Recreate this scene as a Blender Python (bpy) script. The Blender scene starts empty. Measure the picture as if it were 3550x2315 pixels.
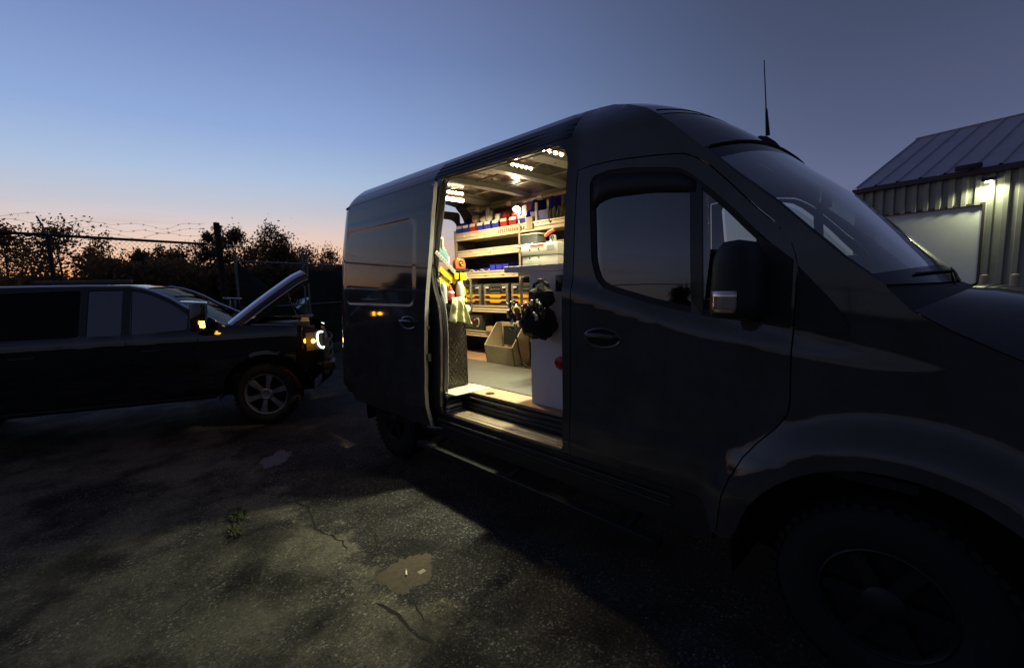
import bpy, bmesh, math, random
from mathutils import Vector, Matrix, noise
from mathutils.geometry import delaunay_2d_cdt
random.seed(7)
R = math.radians
scn = bpy.context.scene
COL = scn.collection

# ------------------------------------------------------------------ camera
YAW, PIT, ROL = R(44.042), R(6.308), R(-1.478)
fw = Vector((math.sin(YAW)*math.cos(PIT), math.cos(YAW)*math.cos(PIT), -math.sin(PIT)))
r0 = Vector((math.cos(YAW), -math.sin(YAW), 0)); u0 = r0.cross(fw)
rt = r0*math.cos(ROL)+u0*math.sin(ROL); up = -r0*math.sin(ROL)+u0*math.cos(ROL)
cd = bpy.data.cameras.new('camera'); cam = bpy.data.objects.new('camera', cd); COL.objects.link(cam)
cam.matrix_world = Matrix(((rt.x, up.x, -fw.x, 0), (rt.y, up.y, -fw.y, 0), (rt.z, up.z, -fw.z, 1.63), (0, 0, 0, 1)))
cd.sensor_width = 36; cd.lens = 36*1552.84/3550; cd.clip_start = .05; cd.clip_end = 3000
scn.camera = cam

# ------------------------------------------------------------------ dusk sky
W = bpy.data.worlds.new('World'); scn.world = W; W.use_nodes = True
nt = W.node_tree; nt.nodes.clear(); L = nt.links.new
def nd(t, **k):
    n = nt.nodes.new(t)
    for a, b in k.items(): setattr(n, a, b)
    return n
def mth(op, a, b=None, c=None, clamp=False):
    n = nd('ShaderNodeMath', operation=op); n.use_clamp = clamp
    for i, v in enumerate((a, b, c)):
        if v is None: continue
        if hasattr(v, 'links'): L(v, n.inputs[i])
        else: n.inputs[i].default_value = v
    return n.outputs[0]
def ramp(fac, stops, interp='LINEAR'):
    n = nd('ShaderNodeValToRGB'); n.color_ramp.interpolation = interp
    e = n.color_ramp.elements
    while len(e) < len(stops): e.new(.5)
    for i, (p, c) in enumerate(stops):
        e[i].position = p; e[i].color = (c[0], c[1], c[2], 1) if not isinstance(c, (int, float)) else (c, c, c, 1)
    L(fac, n.inputs[0]); return n.outputs[0]
tc = nd('ShaderNodeTexCoord'); sx = nd('ShaderNodeSeparateXYZ'); L(tc.outputs['Generated'], sx.inputs[0])
x, y, z = sx.outputs
el = mth('MULTIPLY', mth('ARCSINE', z), 2/math.pi)             # 0..1 for 0..90 deg
hz = mth('SQRT', mth('ADD', mth('MULTIPLY', x, x), mth('MULTIPLY', y, y)))
saz = R(7)
cz = mth('DIVIDE', mth('ADD', mth('MULTIPLY', x, math.sin(saz)), mth('MULTIPLY', y, math.cos(saz))), mth('MAXIMUM', hz, .001))
t = mth('MULTIPLY', mth('SUBTRACT', 1.0, cz), .5, clamp=True)
D = 1/90
A = ramp(el, [(0, (1.0, .33, .085)), (1.8*D, (1.0, .45, .18)), (3.8*D, (.97, .62, .42)), (6.2*D, (.80, .63, .57)), (8.8*D, (.57, .58, .66)), (12*D, (.43, .55, .75)),
              (17*D, (.285, .41, .71)), (25*D, (.185, .27, .53)), (34*D, (.140, .18, .37)), (50*D, (.07, .095, .22)), (1, (.03, .042, .10))])
B = ramp(el, [(0, (.13, .135, .15)), (5*D, (.125, .14, .20)), (9*D, (.12, .14, .25)), (14*D, (.086, .104, .195)), (22*D, (.060, .077, .142)), (32*D, (.043, .054, .100)),
              (50*D, (.034, .042, .09)), (1, (.03, .042, .10))])
w = ramp(t, [(0, 0.0), (.04, .12), (.10, .37), (.18, .68), (.27, .92), (.37, 1.0), (.5, 1.0)], 'B_SPLINE')
mx = nd('ShaderNodeMix', data_type='RGBA'); L(w, mx.inputs[0]); L(A, mx.inputs[6]); L(B, mx.inputs[7])
dk = ramp(t, [(0, 1.0), (.5, 1.0), (.8, .72), (1, .6)])
m2 = nd('ShaderNodeMix', data_type='RGBA', blend_type='MULTIPLY'); m2.inputs[0].default_value = 1; L(mx.outputs[2], m2.inputs[6]); L(dk, m2.inputs[7])
# faint streaks of cloud low over the horizon
mp = nd('ShaderNodeMapping'); mp.inputs['Scale'].default_value = (3.2, 3.2, 34); L(tc.outputs['Generated'], mp.inputs[0])
nz = nd('ShaderNodeTexNoise'); nz.inputs['Scale'].default_value = 1.6; nz.inputs['Detail'].default_value = 5; L(mp.outputs[0], nz.inputs['Vector'])
cm = mth('MULTIPLY', ramp(nz.outputs[0], [(0, 0.0), (.54, 0.0), (.68, 1.0)]), ramp(el, [(0, 0.0), (3*D, .8), (7*D, .6), (9*D, 0.0)]))
cm = mth('MULTIPLY', cm, .3)
m3 = nd('ShaderNodeMix', data_type='RGBA', blend_type='MULTIPLY'); L(cm, m3.inputs[0]); L(m2.outputs[2], m3.inputs[6]); m3.inputs[7].default_value = (.62, .52, .62, 1)
bg = nd('ShaderNodeBackground'); L(m3.outputs[2], bg.inputs[0]); bg.inputs[1].default_value = 1.0
wo = nd('ShaderNodeOutputWorld'); L(bg.outputs[0], wo.inputs[0])

vs = scn.view_settings
scn.display_settings.display_device = 'sRGB'
vs.view_transform = 'Standard'; vs.look = 'None'; vs.gamma = 1; vs.exposure = 0; vs.use_curve_mapping = False
cy = scn.cycles
cy.use_denoising = True; cy.max_bounces = 8; cy.diffuse_bounces = 3; cy.glossy_bounces = 4; cy.transparent_max_bounces = 12
cy.sample_clamp_indirect = 3.0; cy.caustics_reflective = False; cy.caustics_refractive = False

# ------------------------------------------------------------------ helpers
def lk(o, parent=None):
    COL.objects.link(o)
    if parent is not None: o.parent = parent
    return o
def thing(name, label, cat, loc=(0, 0, 0), rz=0, group=None):
    o = bpy.data.objects.new(name, None); COL.objects.link(o); o.location = loc; o.rotation_euler = (0, 0, rz)
    o.empty_display_size = .1
    o['label'] = label; o['category'] = cat
    if group: o['group'] = group
    return o
def tag(o, label=None, cat=None, group=None, kind=None):
    if label: o['label'] = label
    if cat: o['category'] = cat
    if group: o['group'] = group
    if kind: o['kind'] = kind
    return o
def copytree(o, parent=None):
    c = o.copy(); COL.objects.link(c); c.parent = parent
    if parent is not None: c.matrix_parent_inverse = o.matrix_parent_inverse.copy()
    for ch in list(o.children): copytree(ch, c)
    return c
class MB:
    def __init__(s): s.v = []; s.f = []; s.m = None
    def add(s, vs_, fs):
        n = len(s.v); s.v += [tuple(a) for a in vs_]; s.f += [tuple(i+n for i in f) for f in fs]; return s
    def box(s, x0, x1, y0, y1, z0, z1):
        return s.add([(x0, y0, z0), (x1, y0, z0), (x1, y1, z0), (x0, y1, z0), (x0, y0, z1), (x1, y0, z1), (x1, y1, z1), (x0, y1, z1)],
                     [(0, 3, 2, 1), (4, 5, 6, 7), (0, 1, 5, 4), (1, 2, 6, 5), (2, 3, 7, 6), (3, 0, 4, 7)])
    def obox(s, c, ax, ay, az):
        c = Vector(c); ax, ay, az = Vector(ax), Vector(ay), Vector(az)
        P = [c+ax*i+ay*j+az*k for k in (-1, 1) for (i, j) in ((-1, -1), (1, -1), (1, 1), (-1, 1))]
        return s.add(P, [(0, 3, 2, 1), (4, 5, 6, 7), (0, 1, 5, 4), (1, 2, 6, 5), (2, 3, 7, 6), (3, 0, 4, 7)])
    def tube(s, pts, r, n=8, cap=True, closed=False):
        pts = [Vector(p) for p in pts]; m = len(pts)
        rr = r if isinstance(r, (list, tuple)) else [r]*m
        base = len(s.v); prev = None
        for i, p in enumerate(pts):
            a = pts[(i-1) % m] if (i > 0 or closed) else p; b = pts[(i+1) % m] if (i < m-1 or closed) else p
            d = (b-a)
            d = d.normalized() if d.length > 1e-9 else Vector((0, 0, 1))
            if prev is None:
                q = Vector((0, 0, 1)) if abs(d.z) < .9 else Vector((1, 0, 0))
                e1 = d.cross(q).normalized()
            else:
                e1 = (prev-d*prev.dot(d)).normalized()
            prev = e1; e2 = d.cross(e1)
            for k in range(n):
                a_ = 2*math.pi*k/n
                s.v.append(tuple(p+(e1*math.cos(a_)+e2*math.sin(a_))*rr[i]))
        for i in range(m if closed else m-1):
            for k in range(n):
                a0 = base+i*n+k; a1 = base+i*n+(k+1) % n; j = (i+1) % m
                b0 = base+j*n+k; b1 = base+j*n+(k+1) % n
                s.f.append((a0, b0, b1, a1))
        if cap and not closed:
            s.f.append(tuple(base+k for k in range(n))); s.f.append(tuple(base+(m-1)*n+k for k in reversed(range(n))))
        return s
    def cyl(s, c, ax, r, h, n=16, r2=None):
        c = Vector(c); ax = Vector(ax).normalized()
        return s.tube([c, c+ax*h], [r, r if r2 is None else r2], n)
    def lathe(s, c, ax, prof, n=24):                              # prof: (radius, distance along the axis)
        c = Vector(c); ax = Vector(ax).normalized()
        q = Vector((0, 0, 1)) if abs(ax.z) < .9 else Vector((1, 0, 0)); e1 = ax.cross(q).normalized(); e2 = ax.cross(e1)
        b = len(s.v)
        for (r, h) in prof:
            for k in range(n):
                a = 2*math.pi*k/n; s.v.append(tuple(c+ax*h+(e1*math.cos(a)+e2*math.sin(a))*r))
        for i in range(len(prof)-1):
            for k in range(n): s.f.append((b+i*n+k, b+i*n+(k+1) % n, b+(i+1)*n+(k+1) % n, b+(i+1)*n+k))
        return s
    def prism(s, pts, d):                                          # planar polygon swept along d
        pts = [Vector(p) for p in pts]; d = Vector(d); n = len(pts)
        return s.add(pts+[p+d for p in pts], [tuple(range(n))[::-1], tuple(range(n, 2*n))]+[(i, (i+1) % n, n+(i+1) % n, n+i) for i in range(n)])
    def grid(s, P):                                                # P[i][j] points
        n, m = len(P), len(P[0]); b = len(s.v)
        for row in P: s.v += [tuple(p) for p in row]
        for i in range(n-1):
            for j in range(m-1): s.f.append((b+i*m+j, b+(i+1)*m+j, b+(i+1)*m+j+1, b+i*m+j+1))
        return s
    def build(s, name, mat, parent=None, smooth=False, bevel=0, angle=35, solid=0, loc=None, recalc=False):
        me = bpy.data.meshes.new(name); me.from_pydata(s.v, [], s.f)
        if recalc or bevel:
            bm = bmesh.new(); bm.from_mesh(me)
            bmesh.ops.recalc_face_normals(bm, faces=bm.faces)
            if bevel:
                ed = [e for e in bm.edges if len(e.link_faces) == 2 and e.calc_face_angle(0) > R(30)]
                bmesh.ops.bevel(bm, geom=ed, offset=bevel, segments=2, affect='EDGES', profile=.6, clamp_overlap=True)
            bm.to_mesh(me); bm.free()
        me.materials.append(mat)
        if smooth or bevel:
            me.polygons.foreach_set('use_smooth', [True]*len(me.polygons))
            try: me.set_sharp_from_angle(angle=R(angle))
            except Exception: pass
        me.update()
        o = bpy.data.objects.new(name, me); lk(o, parent)
        if loc is not None: o.location = loc
        if solid:
            md = o.modifiers.new('thickness', 'SOLIDIFY'); md.thickness = solid; md.offset = -1
        return o
def BX(name, mat, parent, x0, x1, y0, y1, z0, z1, bevel=0, **k):
    return MB().box(x0, x1, y0, y1, z0, z1).build(name, mat, parent, bevel=bevel, **k)

# ------------------------------------------------------------------ materials
MATS = {}
def M(name, col, rough=.5, metal=0, var=0, vscale=6, bump=0, bscale=60, coat=0, emit=None, es=0, rvar=0, alpha=None, detail=6, spec=None):
    if name in MATS: return MATS[name]
    m = bpy.data.materials.new(name); m.use_nodes = True; n = m.node_tree; b = n.nodes['Principled BSDF']
    b.inputs['Base Color'].default_value = (*col, 1); b.inputs['Roughness'].default_value = rough; b.inputs['Metallic'].default_value = metal
    b.inputs['Coat Weight'].default_value = coat; b.inputs['Coat Roughness'].default_value = .05; b.inputs['Coat IOR'].default_value = 1.55
    if coat: b.inputs['Specular IOR Level'].default_value = 0
    if spec is not None: b.inputs['Specular IOR Level'].default_value = spec
    if emit: b.inputs['Emission Color'].default_value = (*emit, 1); b.inputs['Emission Strength'].default_value = es
    tcn = n.nodes.new('ShaderNodeTexCoord')
    if var or rvar:
        t_ = n.nodes.new('ShaderNodeTexNoise'); t_.inputs['Scale'].default_value = vscale; t_.inputs['Detail'].default_value = detail; t_.inputs['Roughness'].default_value = .65
        n.links.new(tcn.outputs['Object'], t_.inputs['Vector'])
    if var:
        r = n.nodes.new('ShaderNodeValToRGB'); e = r.color_ramp.elements
        e[0].position = .3; e[1].position = .7
        e[0].color = (*[c*(1-var) for c in col], 1); e[1].color = (*[min(1, c*(1+var)) for c in col], 1)
        n.links.new(t_.outputs[0], r.inputs[0]); n.links.new(r.outputs[0], b.inputs['Base Color'])
    if rvar:
        mr = n.nodes.new('ShaderNodeMapRange'); mr.inputs[1].default_value = .35; mr.inputs[2].default_value = .7
        mr.inputs[3].default_value = max(.02, rough-rvar); mr.inputs[4].default_value = min(1, rough+rvar)
        n.links.new(t_.outputs[0], mr.inputs[0]); n.links.new(mr.outputs[0], b.inputs['Roughness'])
    if bump:
        t2 = n.nodes.new('ShaderNodeTexNoise'); t2.inputs['Scale'].default_value = bscale; t2.inputs['Detail'].default_value = 4
        n.links.new(tcn.outputs['Object'], t2.inputs['Vector'])
        bp = n.nodes.new('ShaderNodeBump'); bp.inputs['Strength'].default_value = bump; bp.inputs['Distance'].default_value = .01
        n.links.new(t2.outputs[0], bp.inputs['Height']); n.links.new(bp.outputs[0], b.inputs['Normal'])
    MATS[name] = m; return m
def emis(name, col, s):
    m = bpy.data.materials.new(name); m.use_nodes = True; n = m.node_tree; n.nodes.clear()
    e = n.nodes.new('ShaderNodeEmission'); e.inputs[0].default_value = (*col, 1); e.inputs[1].default_value = s
    o = n.nodes.new('ShaderNodeOutputMaterial'); n.links.new(e.outputs[0], o.inputs[0]); return m
def glassmat(name, tint, ior=1.5, gain=1.7, rough=.0, mx_=1.0):
    m = bpy.data.materials.new(name); m.use_nodes = True; n = m.node_tree; n.nodes.clear()
    tr = n.nodes.new('ShaderNodeBsdfTransparent'); tr.inputs[0].default_value = (*tint, 1)
    gl = n.nodes.new('ShaderNodeBsdfGlossy'); gl.inputs['Roughness'].default_value = rough; gl.inputs[0].default_value = (1, 1, 1, 1)
    lw = n.nodes.new('ShaderNodeFresnel'); lw.inputs[0].default_value = ior
    mu = n.nodes.new('ShaderNodeMath'); mu.operation = 'MULTIPLY'; mu.inputs[1].default_value = gain; mu.use_clamp = True
    geo = n.nodes.new('ShaderNodeNewGeometry')
    mi = n.nodes.new('ShaderNodeMixShader'); o = n.nodes.new('ShaderNodeOutputMaterial')
    mr = n.nodes.new('ShaderNodeMapRange'); mr.inputs[3].default_value = ior; mr.inputs[4].default_value = 1/ior         # a thin pane mirrors alike from both sides
    n.links.new(geo.outputs['Backfacing'], mr.inputs[0]); n.links.new(mr.outputs[0], lw.inputs[0])
    n.links.new(lw.outputs[0], mu.inputs[0]); n.links.new(mu.outputs[0], mi.inputs[0]); n.links.new(tr.outputs[0], mi.inputs[1]); n.links.new(gl.outputs[0], mi.inputs[2])
    n.links.new(mi.outputs[0], o.inputs[0]); return m

PAINT = M('van paint dark grey', (.056, .052, .050), .5, 0, coat=1.0, var=.25, rvar=.05, vscale=5)
PAINTT = M('truck paint black', (.003, .003, .004), .35, 0, coat=1.0, rvar=.05, vscale=4); PAINTT.node_tree.nodes['Principled BSDF'].inputs['Coat IOR'].default_value = 1.9
BLACKP = M('black plastic', (.012, .012, .013), .55, bump=.15, bscale=160)
BLACKG = M('black gloss trim', (.006, .006, .007), .12)
SEAL = M('rubber seal', (.010, .010, .010), .7)
TYRE = M('tyre rubber', (.010, .010, .010), .85, var=.3, vscale=20, bump=.2, bscale=90)
RIM = M('alloy rim', (.46, .46, .48), .3, .9, var=.15)
DRIM = M('dark alloy rim', (.012, .012, .013), .5, .2)
DEDGE = M('door edge grey', (.42, .44, .42), .45, .1, var=.12, vscale=14)
LINER = M('wheel arch liner', (.006, .006, .006), .9)
GLASS = glassmat('tinted glass', (.70, .78, .78), ior=1.6, gain=2.6)
GLASSD = glassmat('dark glass', (.05, .05, .055), gain=1.6)
WSG = glassmat('windscreen glass', (.86, .95, .93), ior=1.65, gain=2.7, rough=.03)
ALU = M('shelf aluminium', (.80, .70, .50), .32, .35, var=.03, vscale=9)
CREAM = M('cream plastic', (.72, .70, .62), .5, var=.05)
# ------------------------------------------------------------------ ground
def ground_mat():
    m = bpy.data.materials.new('worn asphalt'); m.use_nodes = True; n = m.node_tree; b = n.nodes['Principled BSDF']; l = n.links.new
    g = n.nodes.new('ShaderNodeNewGeometry')
    def no(scale, det=6, rough=.6, dist=0):
        t_ = n.nodes.new('ShaderNodeTexNoise'); t_.inputs['Scale'].default_value = scale; t_.inputs['Detail'].default_value = det
        t_.inputs['Roughness'].default_value = rough; t_.inputs['Distortion'].default_value = dist; l(g.outputs['Position'], t_.inputs['Vector']); return t_.outputs[0]
    def rp(f, st):
        r = n.nodes.new('ShaderNodeValToRGB'); e = r.color_ramp.elements
        while len(e) < len(st): e.new(.5)
        for i, (p, c) in enumerate(st): e[i].position = p; e[i].color = (*c, 1) if isinstance(c, tuple) else (c, c, c, 1)
        l(f, r.inputs[0]); return r.outputs[0]
    def mix(f, a, c, bt='MIX'):
        q = n.nodes.new('ShaderNodeMix'); q.data_type = 'RGBA'; q.blend_type = bt
        for i, s in ((0, f), (6, a), (7, c)):
            if isinstance(s, (int, float)): q.inputs[i].default_value = s
            elif isinstance(s, tuple): q.inputs[i].default_value = (*s, 1)
            else: l(s, q.inputs[i])
        return q.outputs[2]
    asph = rp(no(78, 8, .82), [(.32, (.008, .008, .008)), (.47, (.034, .034, .031)), (.58, (.085, .082, .073)), (.68, (.34, .32, .29))])
    dust = rp(no(60, 8, .85), [(.32, (.075, .073, .052)), (.50, (.17, .165, .120)), (.70, (.34, .32, .25))])
    # fine dust lies to the left of the long crack, bare aggregate to its right
    sp = n.nodes.new('ShaderNodeSeparateXYZ'); l(g.outputs['Position'], sp.inputs[0])
    def mt(op, a, b):
        q = n.nodes.new('ShaderNodeMath'); q.operation = op
        for i, v_ in enumerate((a, b)):
            if isinstance(v_, (int, float)): q.inputs[i].default_value = v_
            else: l(v_, q.inputs[i])
        return q.outputs[0]
    edge = mt('ADD', mt('MULTIPLY', mt('SUBTRACT', 1.08, sp.outputs[0]), 1.3), mt('MULTIPLY', mt('SUBTRACT', no(2.6, 7, .6), .5), 1.6))
    dleft = rp(mt('ADD', edge, .5), [(.42, 0.0), (.58, 1.0)])
    patch = rp(no(1.15, 9, .62, .6), [(.36, .0), (.50, .75), (.60, 1.0)])
    dm = mt('MULTIPLY', dleft, patch)
    c1 = mix(dm, asph, dust)
    # oily darker blotches and pits
    blot = rp(no(2.3, 6, .6), [(.36, .30), (.54, 1.0)])
    # single stone chips of the aggregate, each with its own tone
    vc = n.nodes.new('ShaderNodeTexVoronoi'); vc.inputs['Scale'].default_value = 96; l(g.outputs['Position'], vc.inputs['Vector'])
    sep = n.nodes.new('ShaderNodeSeparateColor'); l(vc.outputs['Color'], sep.inputs[0])
    chip = rp(sep.outputs[0], [(.0, .35), (.55, .8), (.82, 1.2), (.93, 2.6), (1.0, 4.5)])
    c1 = mix(mt('MULTIPLY', rp(no(3.1, 4), [(.38, .3), (.60, 1.0)]), mt('SUBTRACT', 1.0, mt('MULTIPLY', dm, .72))), c1, mix(1.0, c1, chip, 'MULTIPLY'))
    c2 = mix(1.0, c1, blot, 'MULTIPLY')
    v = n.nodes.new('ShaderNodeTexVoronoi'); v.inputs['Scale'].default_value = 26; v.inputs['Randomness'].default_value = 1; l(g.outputs['Position'], v.inputs['Vector'])
    pit = rp(v.outputs['Distance'], [(.10, .25), (.20, 1.0)])
    pm = rp(no(1.9, 3), [(.48, 0.0), (.60, 1.0)])
    c3 = mix(pm, c2, mix(1.0, c2, pit, 'MULTIPLY'))
    l(c3, b.inputs['Base Color']); b.inputs['Roughness'].default_value = .85; b.inputs['Specular IOR Level'].default_value = .3
    bp = n.nodes.new('ShaderNodeBump'); bp.inputs['Strength'].default_value = 1.0; bp.inputs['Distance'].default_value = .016
    l(no(95, 8, .75), bp.inputs['Height']); l(bp.outputs[0], b.inputs['Normal']); return m
ASPH = ground_mat()
GX0, GX1, GY0, GY1, ST = -1.6, 2.0, .9, 5.3, .016
def relief(x_, y_):
    e = min(1, min(x_-GX0, GX1-x_, y_-GY0, GY1-y_)/.35); e = max(0, e)
    h = noise.fractal(Vector((x_*1.3, y_*1.3, 3)), .9, 2.1, 3)*.010
    h += noise.fractal(Vector((x_*9, y_*9, 8)), .8, 2.2, 3)*.0035
    h += noise.noise(Vector((x_*34, y_*34, 5)))*.0022
    return (h-.004)*e
nx, ny = int((GX1-GX0)/ST)+1, int((GY1-GY0)/ST)+1
P = []
for i in range(nx):
    xx = GX0+(GX1-GX0)*i/(nx-1)
    P.append([(xx, GY0+(GY1-GY0)*j/(ny-1), relief(xx, GY0+(GY1-GY0)*j/(ny-1))) for j in range(ny)])
gm = MB().grid(P)
B_ = 900
for q in (((-B_, -B_), (GX0, -B_), (GX0, B_), (-B_, B_)), ((GX1, -B_), (B_, -B_), (B_, B_), (GX1, B_)),
          ((GX0, -B_), (GX1, -B_), (GX1, GY0), (GX0, GY0)), ((GX0, GY1), (GX1, GY1), (GX1, B_), (GX0, B_))):
    gm.add([(a, b, 0) for a, b in q], [(0, 1, 2, 3)])
tag(gm.build('ground', ASPH, smooth=True, angle=60, recalc=False), kind='structure')
# rough verge beyond the fence
VERGE = M('rough verge', (.035, .040, .022), .95, var=.5, vscale=2, bump=.6, bscale=12)
vb = MB()
vb.grid([[(xx, 11.9+j*4.0, .004+.30*min(1, j)*(.5+.5*noise.noise(Vector((xx*.2, j, 0))))) for j in range(8)] for xx in range(-40, 41, 2)])
tag(vb.build('verge', VERGE, smooth=True), kind='structure')
# cracks in the asphalt: thin irregular dark furrows filled with dirt
CRK = M('crack dirt', (.012, .012, .010), .95, var=.4, vscale=40)
def crack(pts, w0):
    out = []
    for (a, b) in zip(pts, pts[1:]):
        a, b = Vector(a), Vector(b); k = max(2, int((b-a).length/.035))
        for i in range(k):
            p = a.lerp(b, i/k); p += Vector((noise.noise(Vector((p.x*14, p.y*14, 1))), noise.noise(Vector((p.x*14, p.y*14, 9)))))*.028
            out.append(p)
    m_ = MB(); rows = []
    for i, p in enumerate(out):
        d = (out[min(i+1, len(out)-1)]-out[max(0, i-1)]).normalized(); n_ = Vector((-d.y, d.x))
        w_ = w0*(.35+.9*abs(noise.noise(Vector((i*.45, w0*50, 2)))))*(1 if 0 < i < len(out)-1 else .1)
        row = []
        for sgn in (-1, 0, 1):
            q = p+n_*w_*sgn; row.append((q.x, q.y, relief(q.x, q.y)+.0016))
        rows.append(row)
    tag(m_.grid(rows).build('crack', CRK, None), kind='structure')
crack([(1.08, 3.60), (1.12, 3.42), (1.03, 3.05), (1.10, 2.78), (1.05, 2.60)], .011)
crack([(1.60, 3.05), (1.40, 2.80), (1.16, 2.76)], .006)
crack([(1.30, 2.74), (1.22, 2.55), (1.38, 2.30), (1.62, 2.18)], .008)
crack([(.97, 2.06), (1.01, 1.92), (1.0, 1.80), (1.02, 1.66), (.97, 1.50), (.93, 1.28), (.9, 1.0)], .014)
crack([(1.12, 2.0), (1.10, 1.84), (1.02, 1.76)], .006)
crack([(.55, 2.9), (.30, 2.84), (.12, 2.7)], .006)
# loose stones: nobody could count them
def pebbles():
    m_ = MB(); ico = [(0, 0, 1), (.9, 0, .2), (.2, .9, .1), (-.85, .3, .2), (-.3, -.9, .1), (.5, -.5, -.6), (-.4, .5, -.6)]
    fc = [(0, 1, 2), (0, 2, 3), (0, 3, 4), (0, 4, 1), (1, 5, 2), (2, 6, 3), (3, 6, 4), (4, 5, 1), (2, 5, 6), (4, 6, 5)]
    rnd = random.Random(3)
    for _ in range(6500):
        xx, yy = rnd.uniform(-1.55, 1.95), rnd.uniform(.95, 5.2)
        if noise.noise(Vector((xx*1.6, yy*1.6, 4))) < -.12 and rnd.random() < .7: continue
        s_ = rnd.choice((.0018, .0022, .003, .004, .006))*rnd.uniform(.7, 1.2); a = rnd.uniform(0, 6.28); c, s__ = math.cos(a), math.sin(a)
        zz = relief(xx, yy)
        m_.add([(xx+(p[0]*c-p[1]*s__)*s_, yy+(p[0]*s__+p[1]*c)*s_, zz+(p[2]+.5)*s_*.7) for p in ico], fc)
    return m_
tag(pebbles().build('gravel', M('pebble stone', (.16, .15, .13), .8, var=.5, vscale=30)), 'loose gravel and grit scattered over the worn asphalt', 'gravel', kind='stuff')
# pale patches of spilled concrete, sand patch
def blob(name, cx, cy, rx, ry, rot, mat, seed, zz=.003):
    rings = []
    for k in range(6):
        rr = k/5; row = []
        for i in range(90):
            a = 2*math.pi*i/90
            q = 1+.42*noise.noise(Vector((math.cos(a)*1.6, math.sin(a)*1.6, seed)))+.22*noise.noise(Vector((math.cos(a)*6, math.sin(a)*6, seed)))+.12*noise.noise(Vector((math.cos(a)*16, math.sin(a)*16, seed)))
            u_, v_ = rx*rr*q*math.cos(a), ry*rr*q*math.sin(a)
            X_, Y_ = cx+u_*math.cos(rot)-v_*math.sin(rot), cy+u_*math.sin(rot)+v_*math.cos(rot)
            row.append((X_, Y_, relief(X_, Y_)+zz*(1-rr**3)+.0008))
        rings.append(row+[row[0]])
    return MB().grid(rings).build(name, mat, None, smooth=True)
tag(blob('concrete_spill', 1.26, 4.66, .20, .11, .9, M('spilled concrete', (.17, .17, .18), .8, var=.25, vscale=25, bump=.3), 2.2),
    'pale grey concrete spill on the asphalt near the rear wheel', 'spill')
tag(blob('sand_patch', 1.22, 2.17, .19, .13, .3, M('sandy dirt', (.080, .066, .045), .95, var=.3, vscale=35, bump=.5, bscale=120), 5.1),
    'sandy brown dirt patch with litter lying on it', 'dirt patch')
WP = M('white paper', (.85, .78, .66), .6)
cg = thing('cigarette_butt', 'cigarette butt lying on the sandy dirt patch', 'cigarette butt', (1.205, 2.165, relief(1.205, 2.165)+.009), R(60))
MB().cyl((-.026, 0, 0), (1, 0, 0), .0055, .040, 10).build('paper', WP, cg, smooth=True)
MB().cyl((.0145, 0, 0), (1, 0, 0), .0056, .014, 10).build('filter', M('cigarette filter', (.35, .20, .08), .7), cg, smooth=True)
wr = MB(); wr.grid([[(1.255+i*.007, 2.10+j*.006, relief(1.235, 2.12)+.006+.008*noise.noise(Vector((i, j, 3)))) for j in range(6)] for i in range(7)])
tag(wr.build('paper_scrap', M('crumpled scrap', (.30, .27, .22), .7), None, solid=.001), 'crumpled pale paper scrap beside the cigarette butt', 'litter')
# weeds in the pavement
def weed(cx, cy, n_, r_, seed, lab):
    rnd = random.Random(seed); m_ = MB()
    for _ in range(n_):
        a = rnd.uniform(0, 6.28); rr = r_*rnd.random()**.6; bx_, by_ = cx+rr*.4*math.cos(a), cy+rr*.9*math.sin(a)
        d = rnd.uniform(0, 6.28); ln = rnd.uniform(.02, .055); h = rnd.uniform(.008, .035); w_ = rnd.uniform(.003, .007)
        z0 = relief(bx_, by_)
        dx, dy = math.cos(d), math.sin(d)
        m_.add([(bx_, by_, z0), (bx_+dx*ln*.5-dy*w_, by_+dy*ln*.5+dx*w_, z0+h), (bx_+dx*ln, by_+dy*ln, z0+h*.7), (bx_+dx*ln*.5+dy*w_, by_+dy*ln*.5-dx*w_, z0+h)], [(0, 1, 2, 3)])
    tag(m_.build('weed', M('weed leaves', (.055, .070, .022), .7, var=.4, vscale=30)), lab, 'weed')
weed(.70, 3.66, 260, .13, 1, 'low green weed tuft in the crack at the edge of the light')
weed(.62, 3.40, 90, .09, 4, 'smaller weed tuft nearer the camera than the green one')

# ------------------------------------------------------------------ fences
GALV = M('galvanised steel', (.20, .20, .20), .5, .4, var=.2, vscale=8)
WIRE = M('fence wire', (.075, .072, .07), .55, .4)
DPOST = M('dark painted steel', (.04, .035, .035), .6, .2)
def chain(a, b, z0, z1, step=.075, w_=.0022):
    a, b = Vector(a), Vector(b); Ln = (b-a).length; d = (b-a)/Ln; H = z1-z0; m_ = MB()
    k = -int(H/step)-1
    while k*step < Ln:
        for s_ in (1, -1):
            u0_, u1_ = k*step, k*step+H
            za, zb = (z0, z1) if s_ == 1 else (z1, z0)
            t0, t1 = max(0, (0-u0_)/H), min(1, (Ln-u0_)/H)
            if t1 <= t0: continue
            p, q = a+d*(u0_+H*t0), a+d*(u0_+H*t1)
            m_.tube([(p.x, p.y, za+(zb-za)*t0), (q.x, q.y, za+(zb-za)*t1)], w_, 3, cap=False)
        k += 1
    return m_
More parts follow.
